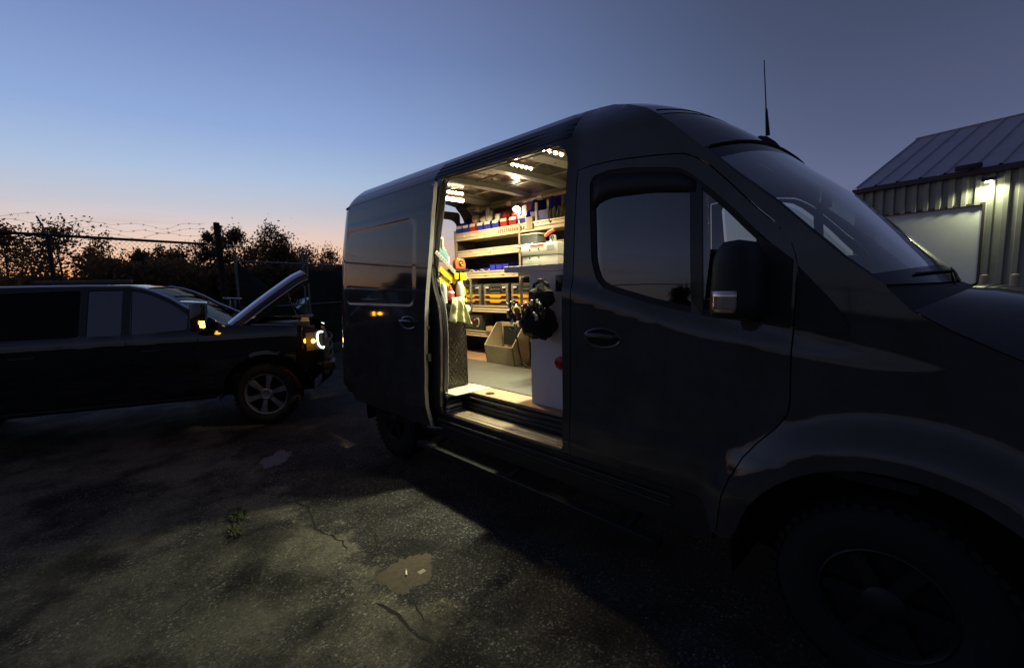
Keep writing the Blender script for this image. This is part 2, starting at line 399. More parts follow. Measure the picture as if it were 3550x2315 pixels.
def barbed(pa, pb, sag, wob, seed):
    pts = []; n_ = max(8, int((Vector(pb)-Vector(pa)).length/.09))
    for i in range(n_+1):
        t_ = i/n_; p = Vector(pa).lerp(Vector(pb), t_); p.z -= sag*4*t_*(1-t_); p.z += wob*noise.noise(Vector((t_*5, seed, 0))); pts.append(p)
    m_ = MB().tube(pts, .0019, 4, cap=False)
    for i in range(1, n_, 2):
        p = pts[i]; m_.tube([p+Vector((-.01, 0, -.022)), p+Vector((.01, 0, .022))], .0028, 3); m_.tube([p+Vector((.02, .01, -.01)), p+Vector((-.02, -.01, .012))], .0028, 3)
    return m_
F = [(2.02, 10.93), (-.72, 10.22), (-3.6, 9.6), (-9.5, 14.6), (-14.0, 8.0), (-14.0, 1.5), (-13.0, -6.0), (-12, -14)]
fen = thing('chain_link_fence', 'tall chain link fence topped with barbed wire behind the pickup', 'fence', (0, 0, 0))
ZT = 2.60
for i, (a, b) in enumerate(zip(F, F[1:])):
    tag(chain((*a, 0), (*b, 0), .05, ZT, step=.075 if i < 2 else .15, w_=.0017 if i < 2 else .004).build('mesh', WIRE, fen), kind='stuff')
    MB().tube([(*a, ZT), (*b, ZT)], .024, 8).build('top_rail', GALV if i > 1 else DPOST, fen)
def fpost(px, py, out, lean=0):
    MB().tube([(px, py, 0), (px, py, ZT+.02)], .032, 10).build('post', DPOST, fen, smooth=True)
    MB().tube([(px, py, ZT), (px+out[0], py+out[1], ZT+.30)], .013, 6).build('arm', GALV, fen)
arms = []
pp = [(-.22, 10.34, (-.10, .12)), (-3.6, 9.6, (-.2, .2)), (-9.5, 14.6, (-.1, .3)), (-14, 8, (-.3, .1)), (-14, 1.5, (-.32, 0)), (-13, -6, (-.32, 0))]
for px, py, o_ in pp: fpost(px, py, o_)
wp = [(2.02, 10.93, (0, .05))]+pp
for (ax_, ay_, ao), (bx_, by_, bo) in zip(wp, wp[1:]):
    for k, f_ in enumerate((.25, .62, 1.0)):
        barbed((ax_+ao[0]*f_, ay_+ao[1]*f_, ZT+.30*f_+(.12 if ax_ == 2.02 else 0)), (bx_+bo[0]*f_, by_+bo[1]*f_, ZT+.30*f_), .05+.02*k, .16, ax_+k).build('barbed_wire', WIRE, fen)
post = thing('timber_post', 'thick dark wooden post where the fence ends', 'post', (2.28, 11.0, 0))
MB().tube([(0, 0, 0), (-.02, 0, 1.6), (-.05, 0, 3.04)], [.072, .066, .058], 12).build('shaft', M('dark timber', (.035, .024, .018), .9, var=.4, vscale=14, bump=.4, bscale=30), post, smooth=True)
MB().lathe((-.05, 0, 3.04), (0, 0, 1), [(.058, 0), (.05, .012), (0, .016)], 12).build('cap', M('dark timber', (0, 0, 0)), post)
# gate section with green privacy cloth
CLOTH = M('green privacy cloth', (.012, .032, .026), .9, var=.35, vscale=3, bump=.3, bscale=40)
gt = thing('yard_gate', 'chain link yard gate with dark green privacy cloth and steel posts', 'gate', (0, 0, 0))
GA, GB = Vector((2.55, 11.15)), Vector((5.6, 12.6))
gd = (GB-GA).normalized()
for s_ in (0.0, 1.86, 1.99, 3.37):
    p = GA+gd*s_; MB().tube([(p.x, p.y, 0), (p.x, p.y, 2.42+(.14 if s_ > 1 else 0))], .026, 8).build('gate_post', GALV, gt, smooth=True)
for z_, r_ in ((2.28, .020), (1.26, .018), (.12, .02)):
    MB().tube([(GA.x, GA.y, z_), (GB.x, GB.y, z_)], r_, 8).build('gate_rail', GALV, gt)
tag(chain((*GA, 0), (*GB, 0), .1, 2.28, .1).build('mesh', WIRE, gt), kind='stuff')
def cloth(s0, s1, z0, z1, slope=0):
    rows = []
    for i in range(24):
        s_ = s0+(s1-s0)*i/23; p = GA+gd*s_; zt = z1-slope*i/23
        rows.append([(p.x-.01+.02*noise.noise(Vector((s_*4, j*.4, 2))), p.y+.06+.05*noise.noise(Vector((s_*3, j*.5, 7))), z0+(zt-z0)*j/9) for j in range(10)])
    return MB().grid(rows)
cloth(.06, 1.82, .1, 2.26, 1.25).build('privacy_cloth', CLOTH, gt, smooth=True, solid=.004)
cloth(2.02, 3.34, .1, 2.12, 0).build('privacy_cloth', CLOTH, gt, smooth=True, solid=.004)
SIGN = M('sign board amber', (.55, .30, .10), .6, var=.15)
sg = thing('fence_sign', 'small square board wired to the fence behind the mirror', 'sign', (1.80, 10.83, 1.24), R(15))
BX('board', M('weathered board', (.30, .20, .10), .7, var=.2), sg, -.11, .11, -.055, -.04, -.19, .19)
BX('frame', GALV, sg, -.125, .125, -.038, -.03, -.205, .205)

# ------------------------------------------------------------------ trees
BARK = M('bark', (.045, .035, .028), .9, var=.3, vscale=12)
LEAF = [M('leaves %d' % i, c, .75, var=.45, vscale=3) for i, c in enumerate(((.050, .048, .018), (.060, .040, .018), (.040, .050, .022)))]
for m__ in LEAF:                                                       # thin leaves let the dusk glow through
    n__ = m__.node_tree; tl__ = n__.nodes.new('ShaderNodeBsdfTranslucent'); tl__.inputs[0].default_value = (.50, .25, .08, 1); mi__ = n__.nodes.new('ShaderNodeMixShader'); mi__.inputs[0].default_value = .42
    n__.links.new(n__.nodes['Principled BSDF'].outputs[0], mi__.inputs[1]); n__.links.new(tl__.outputs[0], mi__.inputs[2]); n__.links.new(mi__.outputs[0], n__.nodes['Material Output'].inputs[0])
def tree(az, dist, top, wid, dens, kind, lab, base=0.0, low=.30, seed=0, stem=True, leafs=.055, grp='trees beyond the fence'):
    rnd = random.Random(seed*13+5); px, py = dist*math.sin(R(az)), dist*math.cos(R(az)); H = top-base
    T = thing('tree', lab, 'tree', (px, py, base), group=grp)
    tr = MB(); tips = []
    lean = rnd.uniform(-.05, .05)
    spine = [Vector((lean*H*t_, .03*H*math.sin(t_*3+seed), H*.94*t_)) for t_ in (0, .25, .5, .75, 1)]
    tr.tube(spine, [.05*H**.5, .036*H**.5, .024*H**.5, .013*H**.5, .004], 6)
    nb = int(12+dens*10)
    for i in range(nb):
        t_ = rnd.uniform(low, .97); a = rnd.uniform(0, 6.28)
        k = t_*4; i0 = min(3, int(k)); p = spine[i0].lerp(spine[i0+1], k-i0)
        env = math.sin(math.pi*min(1, max(0.02, (t_-low*.6)/(1.02-low*.6)))**.75)
        ln = wid*.5*env*rnd.uniform(.55, 1.1)
        q = p+Vector((math.cos(a)*ln, math.sin(a)*ln, ln*rnd.uniform(.35, .9)))
        if q.z > H: q.z = H-rnd.uniform(0, .1)
        mid = p.lerp(q, .5)+Vector((0, 0, -.06*ln))
        tr.tube([p, mid, q], [.014, .009, .004], 4); tips += [(q, .5), (mid, .45), (p.lerp(q, .8), .55)]
    tips.append((spine[-1], .35))
    if not stem: tips += [(Vector((rnd.uniform(-.45, .45)*wid, rnd.uniform(-.3, .3)*wid, rnd.uniform(.05, .8)*H)), .8) for _ in range(26)]
    tr.build('trunk', BARK, T, smooth=True)
    lf = MB(); nl = int(52*dens+8)
    for (c, rad) in tips:
        rad = rad*wid*.42
        if rnd.random() < .26: continue
        for _ in range(int(nl*rnd.uniform(.4, 1.3))):
            d = Vector((rnd.gauss(0, 1), rnd.gauss(0, 1), rnd.gauss(0, 1.0)))*rad*.42
            p = c+d; s_ = leafs*rnd.uniform(.6, 1.35)
            e1 = Vector((rnd.gauss(0, 1), rnd.gauss(0, 1), rnd.gauss(0, 1))).normalized()*s_; e2 = e1.orthogonal().normalized()*s_*.62
            if p.z < .02: continue
            lf.add([p-e1, p+e2, p+e1, p-e2], [(0, 1, 2, 3)])
    lf.build('crown', LEAF[kind], T)
    return T
def S2(el_, d): return 1.63+d*math.tan(R(el_))
TR = [ # az, dist, top elevation, crown width, density, kind, label
 (-4.0, 24, 6.1, 2.4, .75, 1, 'dense dark tree at the far left edge behind the fence'),
 (-2.3, 27, 5.2, 2.2, .40, 0, 'thin see-through tree second from the left beyond the fence'),
 (-.35, 23, 6.3, 2.6, .85, 0, 'broad leafy tree behind the leftmost fence post'),
 (1.6, 26, 4.6, 1.8, .6, 2, 'low tree to the right of the leftmost fence post'),
 (3.1, 25, 6.2, 1.5, .28, 1, 'sparse bare-topped tree with the glow showing through'),
 (4.6, 24, 4.3, 1.5, 1.6, 2, 'round bushy small tree left of the gap in the trees'),
 (6.5, 25, 4.9, 1.7, 1.3, 0, 'rounded tree just right of the gap in the trees'),
 (8.0, 26, 4.7, 1.9, 1.4, 1, 'rounded low tree in the middle of the hedge line'),
 (9.6, 27, 5.2, 2.2, .45, 0, 'wispy tree with thin upright twigs left of the wooden post'),
 (10.6, 23, 6.6, 1.1, .7, 2, 'narrow tree immediately left of the thick wooden post'),
 (11.35, 24, 7.3, 1.2, .9, 1, 'slim tall tree behind the thick wooden post'),
 (13.1, 23, 6.9, 1.9, 1.1, 0, 'tree to the right of the thick wooden post'),
 (14.6, 26, 4.9, 2.0, .9, 2, 'thin low tree between two taller ones'),
 (16.0, 22, 7.2, 2.3, 1.7, 0, 'tallest full tree above the raised hood'),
 (17.6, 23, 6.3, 1.6, 1.1, 1, 'loose tree leaning against the right of the tallest one'),
 (20.2, 26, 4.9, 2.3, 1.1, 0, 'small airy tree behind the twin gate posts'),
 (22.8, 27, 5.2, 2.4, 1.0, 2, 'small airy tree close to the rear of the van'),
 (-27, 30, 4.2, 3.0, 1.0, 0, 'tree far out to the left of the yard'), (-24.0, 29, 4.6, 2.4, 1.0, 1, 'second tree far out to the left of the yard'),
 (-31, 31, 4.8, 1.9, 1.0, 2, 'narrow tree far out to the left of the yard'), (-33, 30, 4.1, 2.4, 1.0, 1, 'bushy tree far out to the left of the yard'),
 (-62.5, 34, 2.6, 2.6, 1.3, 0, 'lone round tree across the yard'), (-75, 36, 2.4, 3.4, 1.2, 2, 'wide low tree across the yard'),
]
for i, (az, d, e_, wd, dn, k, lab) in enumerate(TR): tree(az, d, S2(e_, d), wd, dn, k, lab, base=.15, seed=i, low=.22 if dn > 1 else .34, leafs=.062 if i < 17 else .09)
# undergrowth mass below the trees: one tangle nobody could count
ug = MB(); rnd = random.Random(11)
for az in [x_*.33 for x_ in range(-26, 92)]:
    d = rnd.uniform(20.5, 24); topz = S2(3.35+.55*noise.noise(Vector((az*.35, 1, 0)))+(.0 if az < 9 else -.45), d)
    if 5.3 < az < 5.9: topz = 1.2
    cx_, cy_ = d*math.sin(R(az)), d*math.cos(R(az))
    if az < 1.2: topz = S2(1.9+.5*noise.noise(Vector((az*.8, 3, 0))), d)
    for _ in range(420 if az > 1.2 else 230):
        p = Vector((cx_+rnd.gauss(0, .30), cy_+rnd.gauss(0, .5), rnd.uniform(.05, topz-abs(rnd.gauss(0, .16))))); s_ = rnd.uniform(.06, .13)
        e1 = Vector((rnd.gauss(0, 1), rnd.gauss(0, 1), rnd.gauss(0, 1))).normalized()*s_; e2 = e1.orthogonal().normalized()*s_*.7
        ug.add([p-e1, p+e2, p+e1, p-e2], [(0, 1, 2, 3)])
tag(ug.build('undergrowth', LEAF[0]), 'dense dark undergrowth filling the hedge line beyond the fence', 'undergrowth', kind='stuff')
# distant wooded ridge all round so the horizon is dark
rg = MB(); rows = []
for a in range(0, 361, 2):
    h = 2.0+1.3*noise.noise(Vector((math.cos(R(a))*6, math.sin(R(a))*6, 0)))+.6*noise.noise(Vector((math.cos(R(a))*30, math.sin(R(a))*30, 4)))
    rr_ = 95
    rows.append([((rr_+(6-j)*.0)*math.sin(R(a)), (rr_)*math.cos(R(a)), h*j/5 if j < 5 else h) for j in range(6)]+[((rr_+12)*math.sin(R(a)), (rr_+12)*math.cos(R(a)), h*.7), ((rr_+25)*math.sin(R(a)), (rr_+25)*math.cos(R(a)), 0)])
tag(rg.grid(rows).build('far_woodland', M('far woods', (.012, .014, .010), 1.0, var=.4, vscale=.5), smooth=True), 'distant dark line of woods along the horizon', 'woods', kind='stuff')

# ------------------------------------------------------------------ parked car beyond the gate (its roof and glass just show)
pcar = thing('parked_car', 'dark sedan parked behind the yard gate, only its roof catching light', 'car', (5.6, 15.0, 0), R(12))
prof = [(-2.2, .35), (-2.2, .75), (-2.0, .86), (-1.25, .95), (-.55, 1.38), (.55, 1.42), (1.3, 1.02), (2.1, .90), (2.25, .55), (2.2, .35)]
cb = MB(); rows = []
for k, (yy, ins) in enumerate(((-.85, .10), (-.80, .0), (.80, .0), (.85, .10))):
    rows.append([(x_, yy*(1-.22*max(0, z_-.9)/.5), z_-(ins if z_ > .5 else 0)*.4) for x_, z_ in prof])
cb.grid(rows); cb.f.append(tuple(range(len(prof)))); cb.f.append(tuple(3*len(prof)+i for i in reversed(range(len(prof)))))
cb.build('body', PAINTT, pcar, bevel=.03)
for s_ in (-1, 1):
    MB().add([(-1.12, .79*s_, 1.0), (-.55, .70*s_, 1.33), (.50, .70*s_, 1.36), (1.08, .79*s_, 1.04)], [(0, 1, 2, 3)]).build('side_window', GLASSD, pcar, solid=.004)
    for xx in (-1.35, 1.4):
        MB().lathe((xx, .70*s_, .32), (0, s_, 0), [(.05, .16), (.20, .165), (.21, .17), (.31, .17), (.32, .14), (.32, .0)], 24).build('wheel', TYRE, pcar, smooth=True)

# ------------------------------------------------------------------ steel building on the right
SID = M('ribbed steel siding', (.30, .29, .25), .55, .1, var=.12, vscale=3)
RFM = M('roof steel', (.42, .42, .47), .45, .25, var=.10, vscale=1.2)
DTR = M('dark trim', (.05, .04, .04), .6)
bdA = Vector((20.60, 3.28)); bdu = Vector((-.265, -.964)); bdn = Vector((.964, -.265))      # along the eave to the right, and away from the viewer
bld = thing('steel_building', 'ribbed steel warehouse with pale garage door and pitched roof', 'building', (20.60, 3.28, 0))
def bp_(s_, w_, z_): p = bdu*s_+bdn*w_; return (p.x, p.y, z_)
WZ = 4.62; DS0, DS1, DZ = .60, 3.42, 3.66; BL = 15.0
def rib_panel(s0, s1, z0, z1):
    m_ = MB(); pit = .305; prof = []; s_ = s0
    k = math.floor(s0/pit)
    while k*pit < s1:
        for du, h in ((0, 0), (.11, 0), (.135, .065), (.245, .065), (.27, 0)):
            q = k*pit+du
            if s0 <= q <= s1: prof.append((q, h))
        k += 1
    prof = [(s0, 0)]+prof+[(s1, 0)]
    m_.grid([[bp_(q, .18-h, z0), bp_(q, .18-h, z1)] for q, h in prof]); return m_
rib_panel(0, DS0, 0, WZ).build('wall', SID, bld)
rib_panel(DS0, DS1, DZ, WZ).build('wall', SID, bld)
rib_panel(DS1, BL, 0, WZ).build('wall', SID, bld)
MB().add([bp_(0, .18, 0), bp_(0, 9.3, 0), bp_(0, 9.3, WZ), bp_(0, 4.75, 6.95), bp_(0, .18, WZ)], [(0, 1, 2, 3, 4)]).build('gable_wall', SID, bld)
MB().add([bp_(BL, .18, 0), bp_(BL, 9.3, 0), bp_(BL, 9.3, WZ), bp_(BL, 4.75, 6.95), bp_(BL, .18, WZ)], [(0, 1, 2, 3, 4)]).build('gable_wall', SID, bld)
MB().add([bp_(0, 9.3, 0), bp_(BL, 9.3, 0), bp_(BL, 9.3, WZ), bp_(0, 9.3, WZ)], [(0, 1, 2, 3)]).build('rear_wall', SID, bld)
for sgn in (1, -1):
    m_ = MB(); prof = []; k = 0
    while k*.61 < BL:
        for du, h in ((0, 0), (.03, .045), (.07, .045), (.10, 0), (.40, 0)): prof.append((k*.61+du, h))
        k += 1
    def rf(s_, w_, h): 
        t_ = (w_ if sgn == 1 else 9.5-w_)/4.75
        return bp_(s_, w_, 4.72+2.35*t_+h)
    m_.grid([[rf(q, 0 if sgn == 1 else 9.5, h), rf(q, 4.75, h)] for q, h in prof])
    m_.build('roof', RFM, bld, recalc=False)
MB().prism([bp_(-.05, -.02, 4.56), bp_(-.05, .17, 4.56), bp_(-.05, .17, 4.74), bp_(-.05, -.02, 4.71)], Vector((bdu.x*BL, bdu.y*BL, 0))).build('gutter', DTR, bld)
MB().prism([bp_(-.03, 4.65, 7.02), bp_(-.03, 4.85, 7.02), bp_(-.03, 4.75, 7.13)], Vector((bdu.x*BL, bdu.y*BL, 0))).build('ridge_cap', M('ridge trim', (.30, .24, .22), .5), bld)
gdm = M('garage door enamel', (.72, .72, .70), .6, .0, var=.05, vscale=2)
gdo = MB(); nseg = 6
for i in range(nseg):
    z0_, z1_ = DZ*i/nseg, DZ*(i+1)/nseg-.0012
    MB().prism([bp_(DS0+.05, .26, z0_), bp_(DS0+.05, .22, z0_), bp_(DS0+.05, .22, z1_), bp_(DS0+.05, .26, z1_)], Vector((bdu.x*(DS1-DS0-.10), bdu.y*(DS1-DS0-.10), 0))).build('door_panel', gdm, bld)
for s_ in (DS0, DS1-.05):
    MB().prism([bp_(s_, .13, 0), bp_(s_+.05, .13, 0), bp_(s_+.05, .26, 0), bp_(s_, .26, 0)], (0, 0, DZ)).build('door_trim', DTR, bld)
MB().prism([bp_(DS0, .13, DZ), bp_(DS0, .26, DZ), bp_(DS0, .26, DZ+.06), bp_(DS0, .13, DZ+.06)], Vector((bdu.x*(DS1-DS0), bdu.y*(DS1-DS0), 0))).build('door_header', DTR, bld)
# wall lamp
LS = 3.50
wl = thing('wall_light', 'lit wall pack lamp under the eave right of the garage door', 'wall light', (20.60+bp_(LS, -.03, 0)[0], 3.28+bp_(LS, -.03, 0)[1], 4.27), math.atan2(bdu.y, bdu.x))
MB().prism([(-.13, .14, .06), (-.13, -.10, .02), (-.13, -.10, .07), (-.13, .02, .13), (-.13, .14, .13)], (.26, 0, 0)).build('housing', BLACKP, wl)
MB().prism([(-.07, .05, -.002), (-.07, -.06, -.02), (-.07, -.06, .01), (-.07, .05, .04)], (.14, 0, 0)).build('lens', emis('wall lamp glow', (.93, 1.0, .62), 26), wl)
ld = bpy.data.lights.new('wall_lamp', 'SPOT'); ld.energy = 120; ld.color = (.93, 1.0, .60); ld.shadow_soft_size = .09; ld.spot_size = R(165); ld.spot_blend = .35
lo = bpy.data.objects.new('wall_lamp', ld); lk(lo, wl); lo.location = (0, -.07, -.05); lo.rotation_euler = (R(4), 0, 0)
cmr = thing('camera_housing', 'small dark security camera on the gutter above the lamp', 'security camera', (20.60+bp_(3.05, -.10, 0)[0], 3.28+bp_(3.05, -.10, 0)[1], 4.74), math.atan2(bdu.y, bdu.x))
BX('body', BLACKP, cmr, -.30, .30, -.06, .07, -.02, .13, bevel=.03)
BX('mount', BLACKP, cmr, -.05, .05, .07, .12, 0, .08)
def bollard(az, d, lab):
    px, py = d*math.sin(R(az)), d*math.cos(R(az))
    T = thing('bollard', lab, 'bollard', (px, py, 0), group='bollards beside the garage door')
    m_ = M('bollard cream paint', (.55, .42, .26), .6, var=.12, vscale=9)
    MB().lathe((0, 0, 0), (0, 0, 1), [(.095, 0), (.095, 1.50), (.085, 1.54), (.05, 1.565), (0, 1.57)], 20).build('post', m_, T, smooth=True)
    MB().lathe((0, 0, 0), (0, 0, 1), [(.15, 0), (.15, .02), (.10, .03)], 20).build('footing', GALV, T)
bollard(90.5, 18.2, 'left cream bollard at the garage door corner'); bollard(92.3, 18.1, 'right cream bollard at the picture edge below the lamp')
# ================================================================== cargo van
VX = 3.07                                                            # centre line of the van
def lin(a, b, x_): return min(1, max(0, (x_-a)/(b-a)))
def sm(a, b, x_): t_ = lin(a, b, x_); return t_*t_*(3-2*t_)
def itp(T, x_):
    if x_ <= T[0][0]: return T[0][1]
    for (a, b), (c, d) in zip(T, T[1:]):
        if x_ <= c: return b+(d-b)*(x_-a)/(c-a)
    return T[-1][1]
SH = [(-.9, 1.18), (.0, 1.255), (.307, 1.292), (.507, 1.328), (.955, 1.406), (1.526, 1.564), (1.7, 1.60)]
AXF, AXR, AZ = .17, 3.83, .385
def yrear(z): return itp([(.9, 5.02), (1.8, 4.93), (2.45, 4.86), (2.66, 4.84)], z)          # the tail leans in slightly
def inset(y, z, flare=True):
    i = 0.0
    if z < .62: i += (.62-z)*.22
    i -= .006*lin(.875, .82, z)
    i += .008*lin(.66, .62, z)
    if z > 1.40: i += .010*(z-1.40)+.062*(z-1.40)**2
    if z > 2.42: i += 2.6*(z-2.42)**2
    s = itp(SH, y); f = (1-sm(1.62, 1.80, y))*sm(-.35, 1.0, y)
    i += f*.022*lin(s-.008, s+.07, z)
    if y < 1.1: i += .075*((1.1-y)/1.3)**2*(.55+.45*lin(.8, 1.6, z))
    if y < -.30: i += .55*((-.30-y)/.55)**2.6
    e_ = y-(yrear(z)-.26)
    if e_ > 0: i += 1.5*e_*e_
    if flare:
        for c_ in (AXF, AXR):
            r = math.hypot(y-c_, z-.37)
            if y < 4.72: i -= .055*sm(.76, .585, r)
    return i
def rpoly(pts, n=5):
    """polygon with corner radii: pts = (y, z[, r])"""
    out = []; m_ = len(pts)
    for i, p in enumerate(pts):
        r = p[2] if len(p) > 2 else 0
        P0, P1, P2 = Vector(pts[i-1][:2]), Vector(p[:2]), Vector(pts[(i+1) % m_][:2])
        if r <= 0: out.append(tuple(P1)); continue
        a, b = (P0-P1), (P2-P1); ra = min(r, a.length*.48, b.length*.48)
        A_, B_2 = P1+a.normalized()*ra, P1+b.normalized()*ra
        for k in range(n+1):
            t_ = k/n; out.append(tuple(A_*(1-t_)**2+P1*2*t_*(1-t_)+B_2*t_*t_))
    return out
def inside(p, poly):
    c = False; x_, y_ = p; j = len(poly)-1
    for i in range(len(poly)):
        xi, yi = poly[i]; xj, yj = poly[j]
        if (yi > y_) != (yj > y_) and x_ < (xj-xi)*(y_-yi)/(yj-yi)+xi: c = not c
        j = i
    return c
def dense(poly, d):
    out = []
    for i, p in enumerate(poly):
        q = poly[(i+1) % len(poly)]; n_ = max(1, int(math.hypot(q[0]-p[0], q[1]-p[1])/d))
        for k in range(n_): out.append((p[0]+(q[0]-p[0])*k/n_, p[1]+(q[1]-p[1])*k/n_))
    return out
ZF = [.46, .50, .54, .58, .60, .62, .635, .648, .66, .68, .72, .76, .80, .835, .848, .862, .875, .89]
def panel(name, mat, parent, outer, holes=(), side=1, off=0, fn=None, step=.05, rim=.03, thick=None, rimmat=None, zf=ZF, rimonly=None):
    fn = fn or inset
    outer = dense(outer, step); holes = [dense(h, step) for h in holes]
    V, E = [], []
    for poly in [outer]+holes:
        b = len(V); V += [Vector(p) for p in poly]; E += [(b+i, b+(i+1) % len(poly)) for i in range(len(poly))]
    nb = len(V)
    y0_, y1_ = min(p[0] for p in outer), max(p[0] for p in outer); z0_, z1_ = min(p[1] for p in outer), max(p[1] for p in outer)
    zs = [z for z in zf if z0_ < z < z1_]; z = .93
    while z < z1_:
        if z > z0_: zs.append(z)
        z += step
    ys = []; yv = y0_+step*.5
    while yv < y1_: ys.append(yv); yv += step
    allp = [outer]+holes
    for yv in ys:
        for z in zs:
            if inside((yv, z), outer) and not any(inside((yv, z), h) for h in holes):
                if all(min((yv-q[0])**2+(z-q[1])**2 for q in pl) > (step*.35)**2 for pl in allp): V.append(Vector((yv, z)))
    r_ = delaunay_2d_cdt(V, E, [], 0, 1e-6)
    cv, cf = r_[0], r_[2]
    s_ = 1 if side == 1 else -1
    def X(y, z, o=0): 
        v = 2.06+off+o+fn(y, z)
        return v if side == 1 else 2*VX-v
    m_ = MB(); m_.v = [(X(p.x, p.y), p.x, p.y) for p in cv]
    for f in cf:
        c = (sum(cv[i].x for i in f)/3, sum(cv[i].y for i in f)/3)
        if inside(c, outer) and not any(inside(c, h) for h in holes):
            a, b, c_ = [cv[i] for i in f]
            area = (b.x-a.x)*(c_.y-a.y)-(c_.x-a.x)*(b.y-a.y)
            ff = tuple(f)
            if (area > 0) == (side == 1): ff = ff[::-1]
            m_.f.append(ff)
    if rim:
        tgt = m_ if rimmat is None else MB()
        for pl in allp:
            n_ = len(pl); b = len(tgt.v)
            tgt.v += [(X(y, z), y, z) for y, z in pl]+[(X(y, z, rim), y, z) for y, z in pl]
            tgt.f += [(b+i, b+(i+1) % n_, b+n_+(i+1) % n_, b+n_+i) for i in range(n_)]
        if rimmat is not None: return m_.build(name, mat, parent, smooth=True, angle=60), tgt
    return m_.build(name, mat, parent, smooth=True, angle=50)

van = thing('cargo_van', 'dark grey high roof cargo van with its side door slid open and lights on inside', 'van', (0, 0, 0))
def arc(cy_, cz_, r, a0, a1, n=14): return [(cy_+r*math.cos(R(a0+(a1-a0)*k/n)), cz_+r*math.sin(R(a0+(a1-a0)*k/n))) for k in range(n+1)]
# upper edge of the side sheet, from rear to nose: (y, z)
RAIL = [(4.84, 2.645), (4.78, 2.658), (4.66, 2.66), (4.0, 2.66), (3.0, 2.66), (2.2, 2.66), (1.80, 2.66), (1.63, 2.657), (1.503, 2.635), (1.369, 2.583), (1.234, 2.514), (1.15, 2.452), (1.072, 2.389), (.99, 2.312), (.908, 2.234),
        (.83, 2.157), (.75, 2.081), (.67, 2.010), (.592, 1.94), (.53, 1.876), (.469, 1.814), (.41, 1.757), (.357, 1.702), (.29, 1.645), (.235, 1.598),
        (.15, 1.500), (.05, 1.435), (-.08, 1.365), (-.25, 1.285), (-.42, 1.19), (-.56, 1.09), (-.66, .98), (-.72, .88)]
GAPF = [(.506, 1.66), (.511, 1.332), (.507, 1.11), (.515, 1.062), (.551, 1.003), (.622, .92), (.672, .848), (.722, .74), (.750, .654), (.775, .50), (.78, .462)]
DOORTOP = [(1.628, 2.268), (1.52, 2.275), (1.406, 2.273), (1.28, 2.262), (1.152, 2.247), (1.06, 2.233), (1.003, 2.222), (.96, 2.202), (.92, 2.176), (.876, 2.143), (.784, 2.049), (.672, 1.928), (.603, 1.862), (.558, 1.806), (.534, 1.769), (.517, 1.718)]
OPEN = rpoly([(1.703, .598, .07), (2.985, .598, .04), (2.972, .90, .1), (2.945, 1.26, .12), (2.962, 1.47, .06), (3.028, 1.61, .06), (3.062, 1.75, .06), (3.052, 1.90, .08), (3.02, 2.10, .1), (2.99, 2.32, .1), (2.975, 2.475, .04), (1.703, 2.452, .14)])
OPENP = OPEN
DOORF = DOORTOP+GAPF+[(1.660, .462)]+[(1.640, .9), (1.634, 1.5), (1.630, 2.20)]
def grow(poly, d):
    cx_ = sum(p[0] for p in poly)/len(poly); cz_ = sum(p[1] for p in poly)/len(poly); out = []
    n_ = len(poly)
    A_ = sum(poly[i][0]*poly[(i+1) % n_][1]-poly[(i+1) % n_][0]*poly[i][1] for i in range(n_)); sg_ = 1 if A_ > 0 else -1
    for i in range(n_):
        a, b, c = Vector(poly[i-1]), Vector(poly[i]), Vector(poly[(i+1) % n_])
        n1 = Vector(((b-a).y, -(b-a).x)); n2 = Vector(((c-b).y, -(c-b).x))
        n_v = (n1.normalized() if n1.length > 1e-7 else n1)+(n2.normalized() if n2.length > 1e-7 else n2)
        if n_v.length < 1e-6: n_v = n1
        out.append(tuple(b+n_v.normalized()*d*sg_))
    return out
outline = list(RAIL)
outline += [(-.74, .70), (-.70, .52), (-.42, .50)]+[p for p in arc(AXF, .385, .53, 168, 12, 18) if True]
outline += [(.73, .44), (1.2, .44), (3.0, .44), (3.28, .44)]+arc(AXR, .385, .50, 172, 8, 16)+[(4.40, .47), (4.94, .50), (5.01, .60), (5.02, .9), (4.975, 1.35), (4.93, 1.8), (4.86, 2.45)]
# drop arc points below the sill line
outline = [p for p in outline if p[1] > .43]
def side(sd):
    dh = grow(DOORF, .006)
    holes = [dh]
    if sd == 1: holes.append(OPEN)
    return panel('body_side', PAINT, van, outline, holes, side=sd, rim=.035, step=.034 if sd == 1 else .06)
side(1); side(-1)
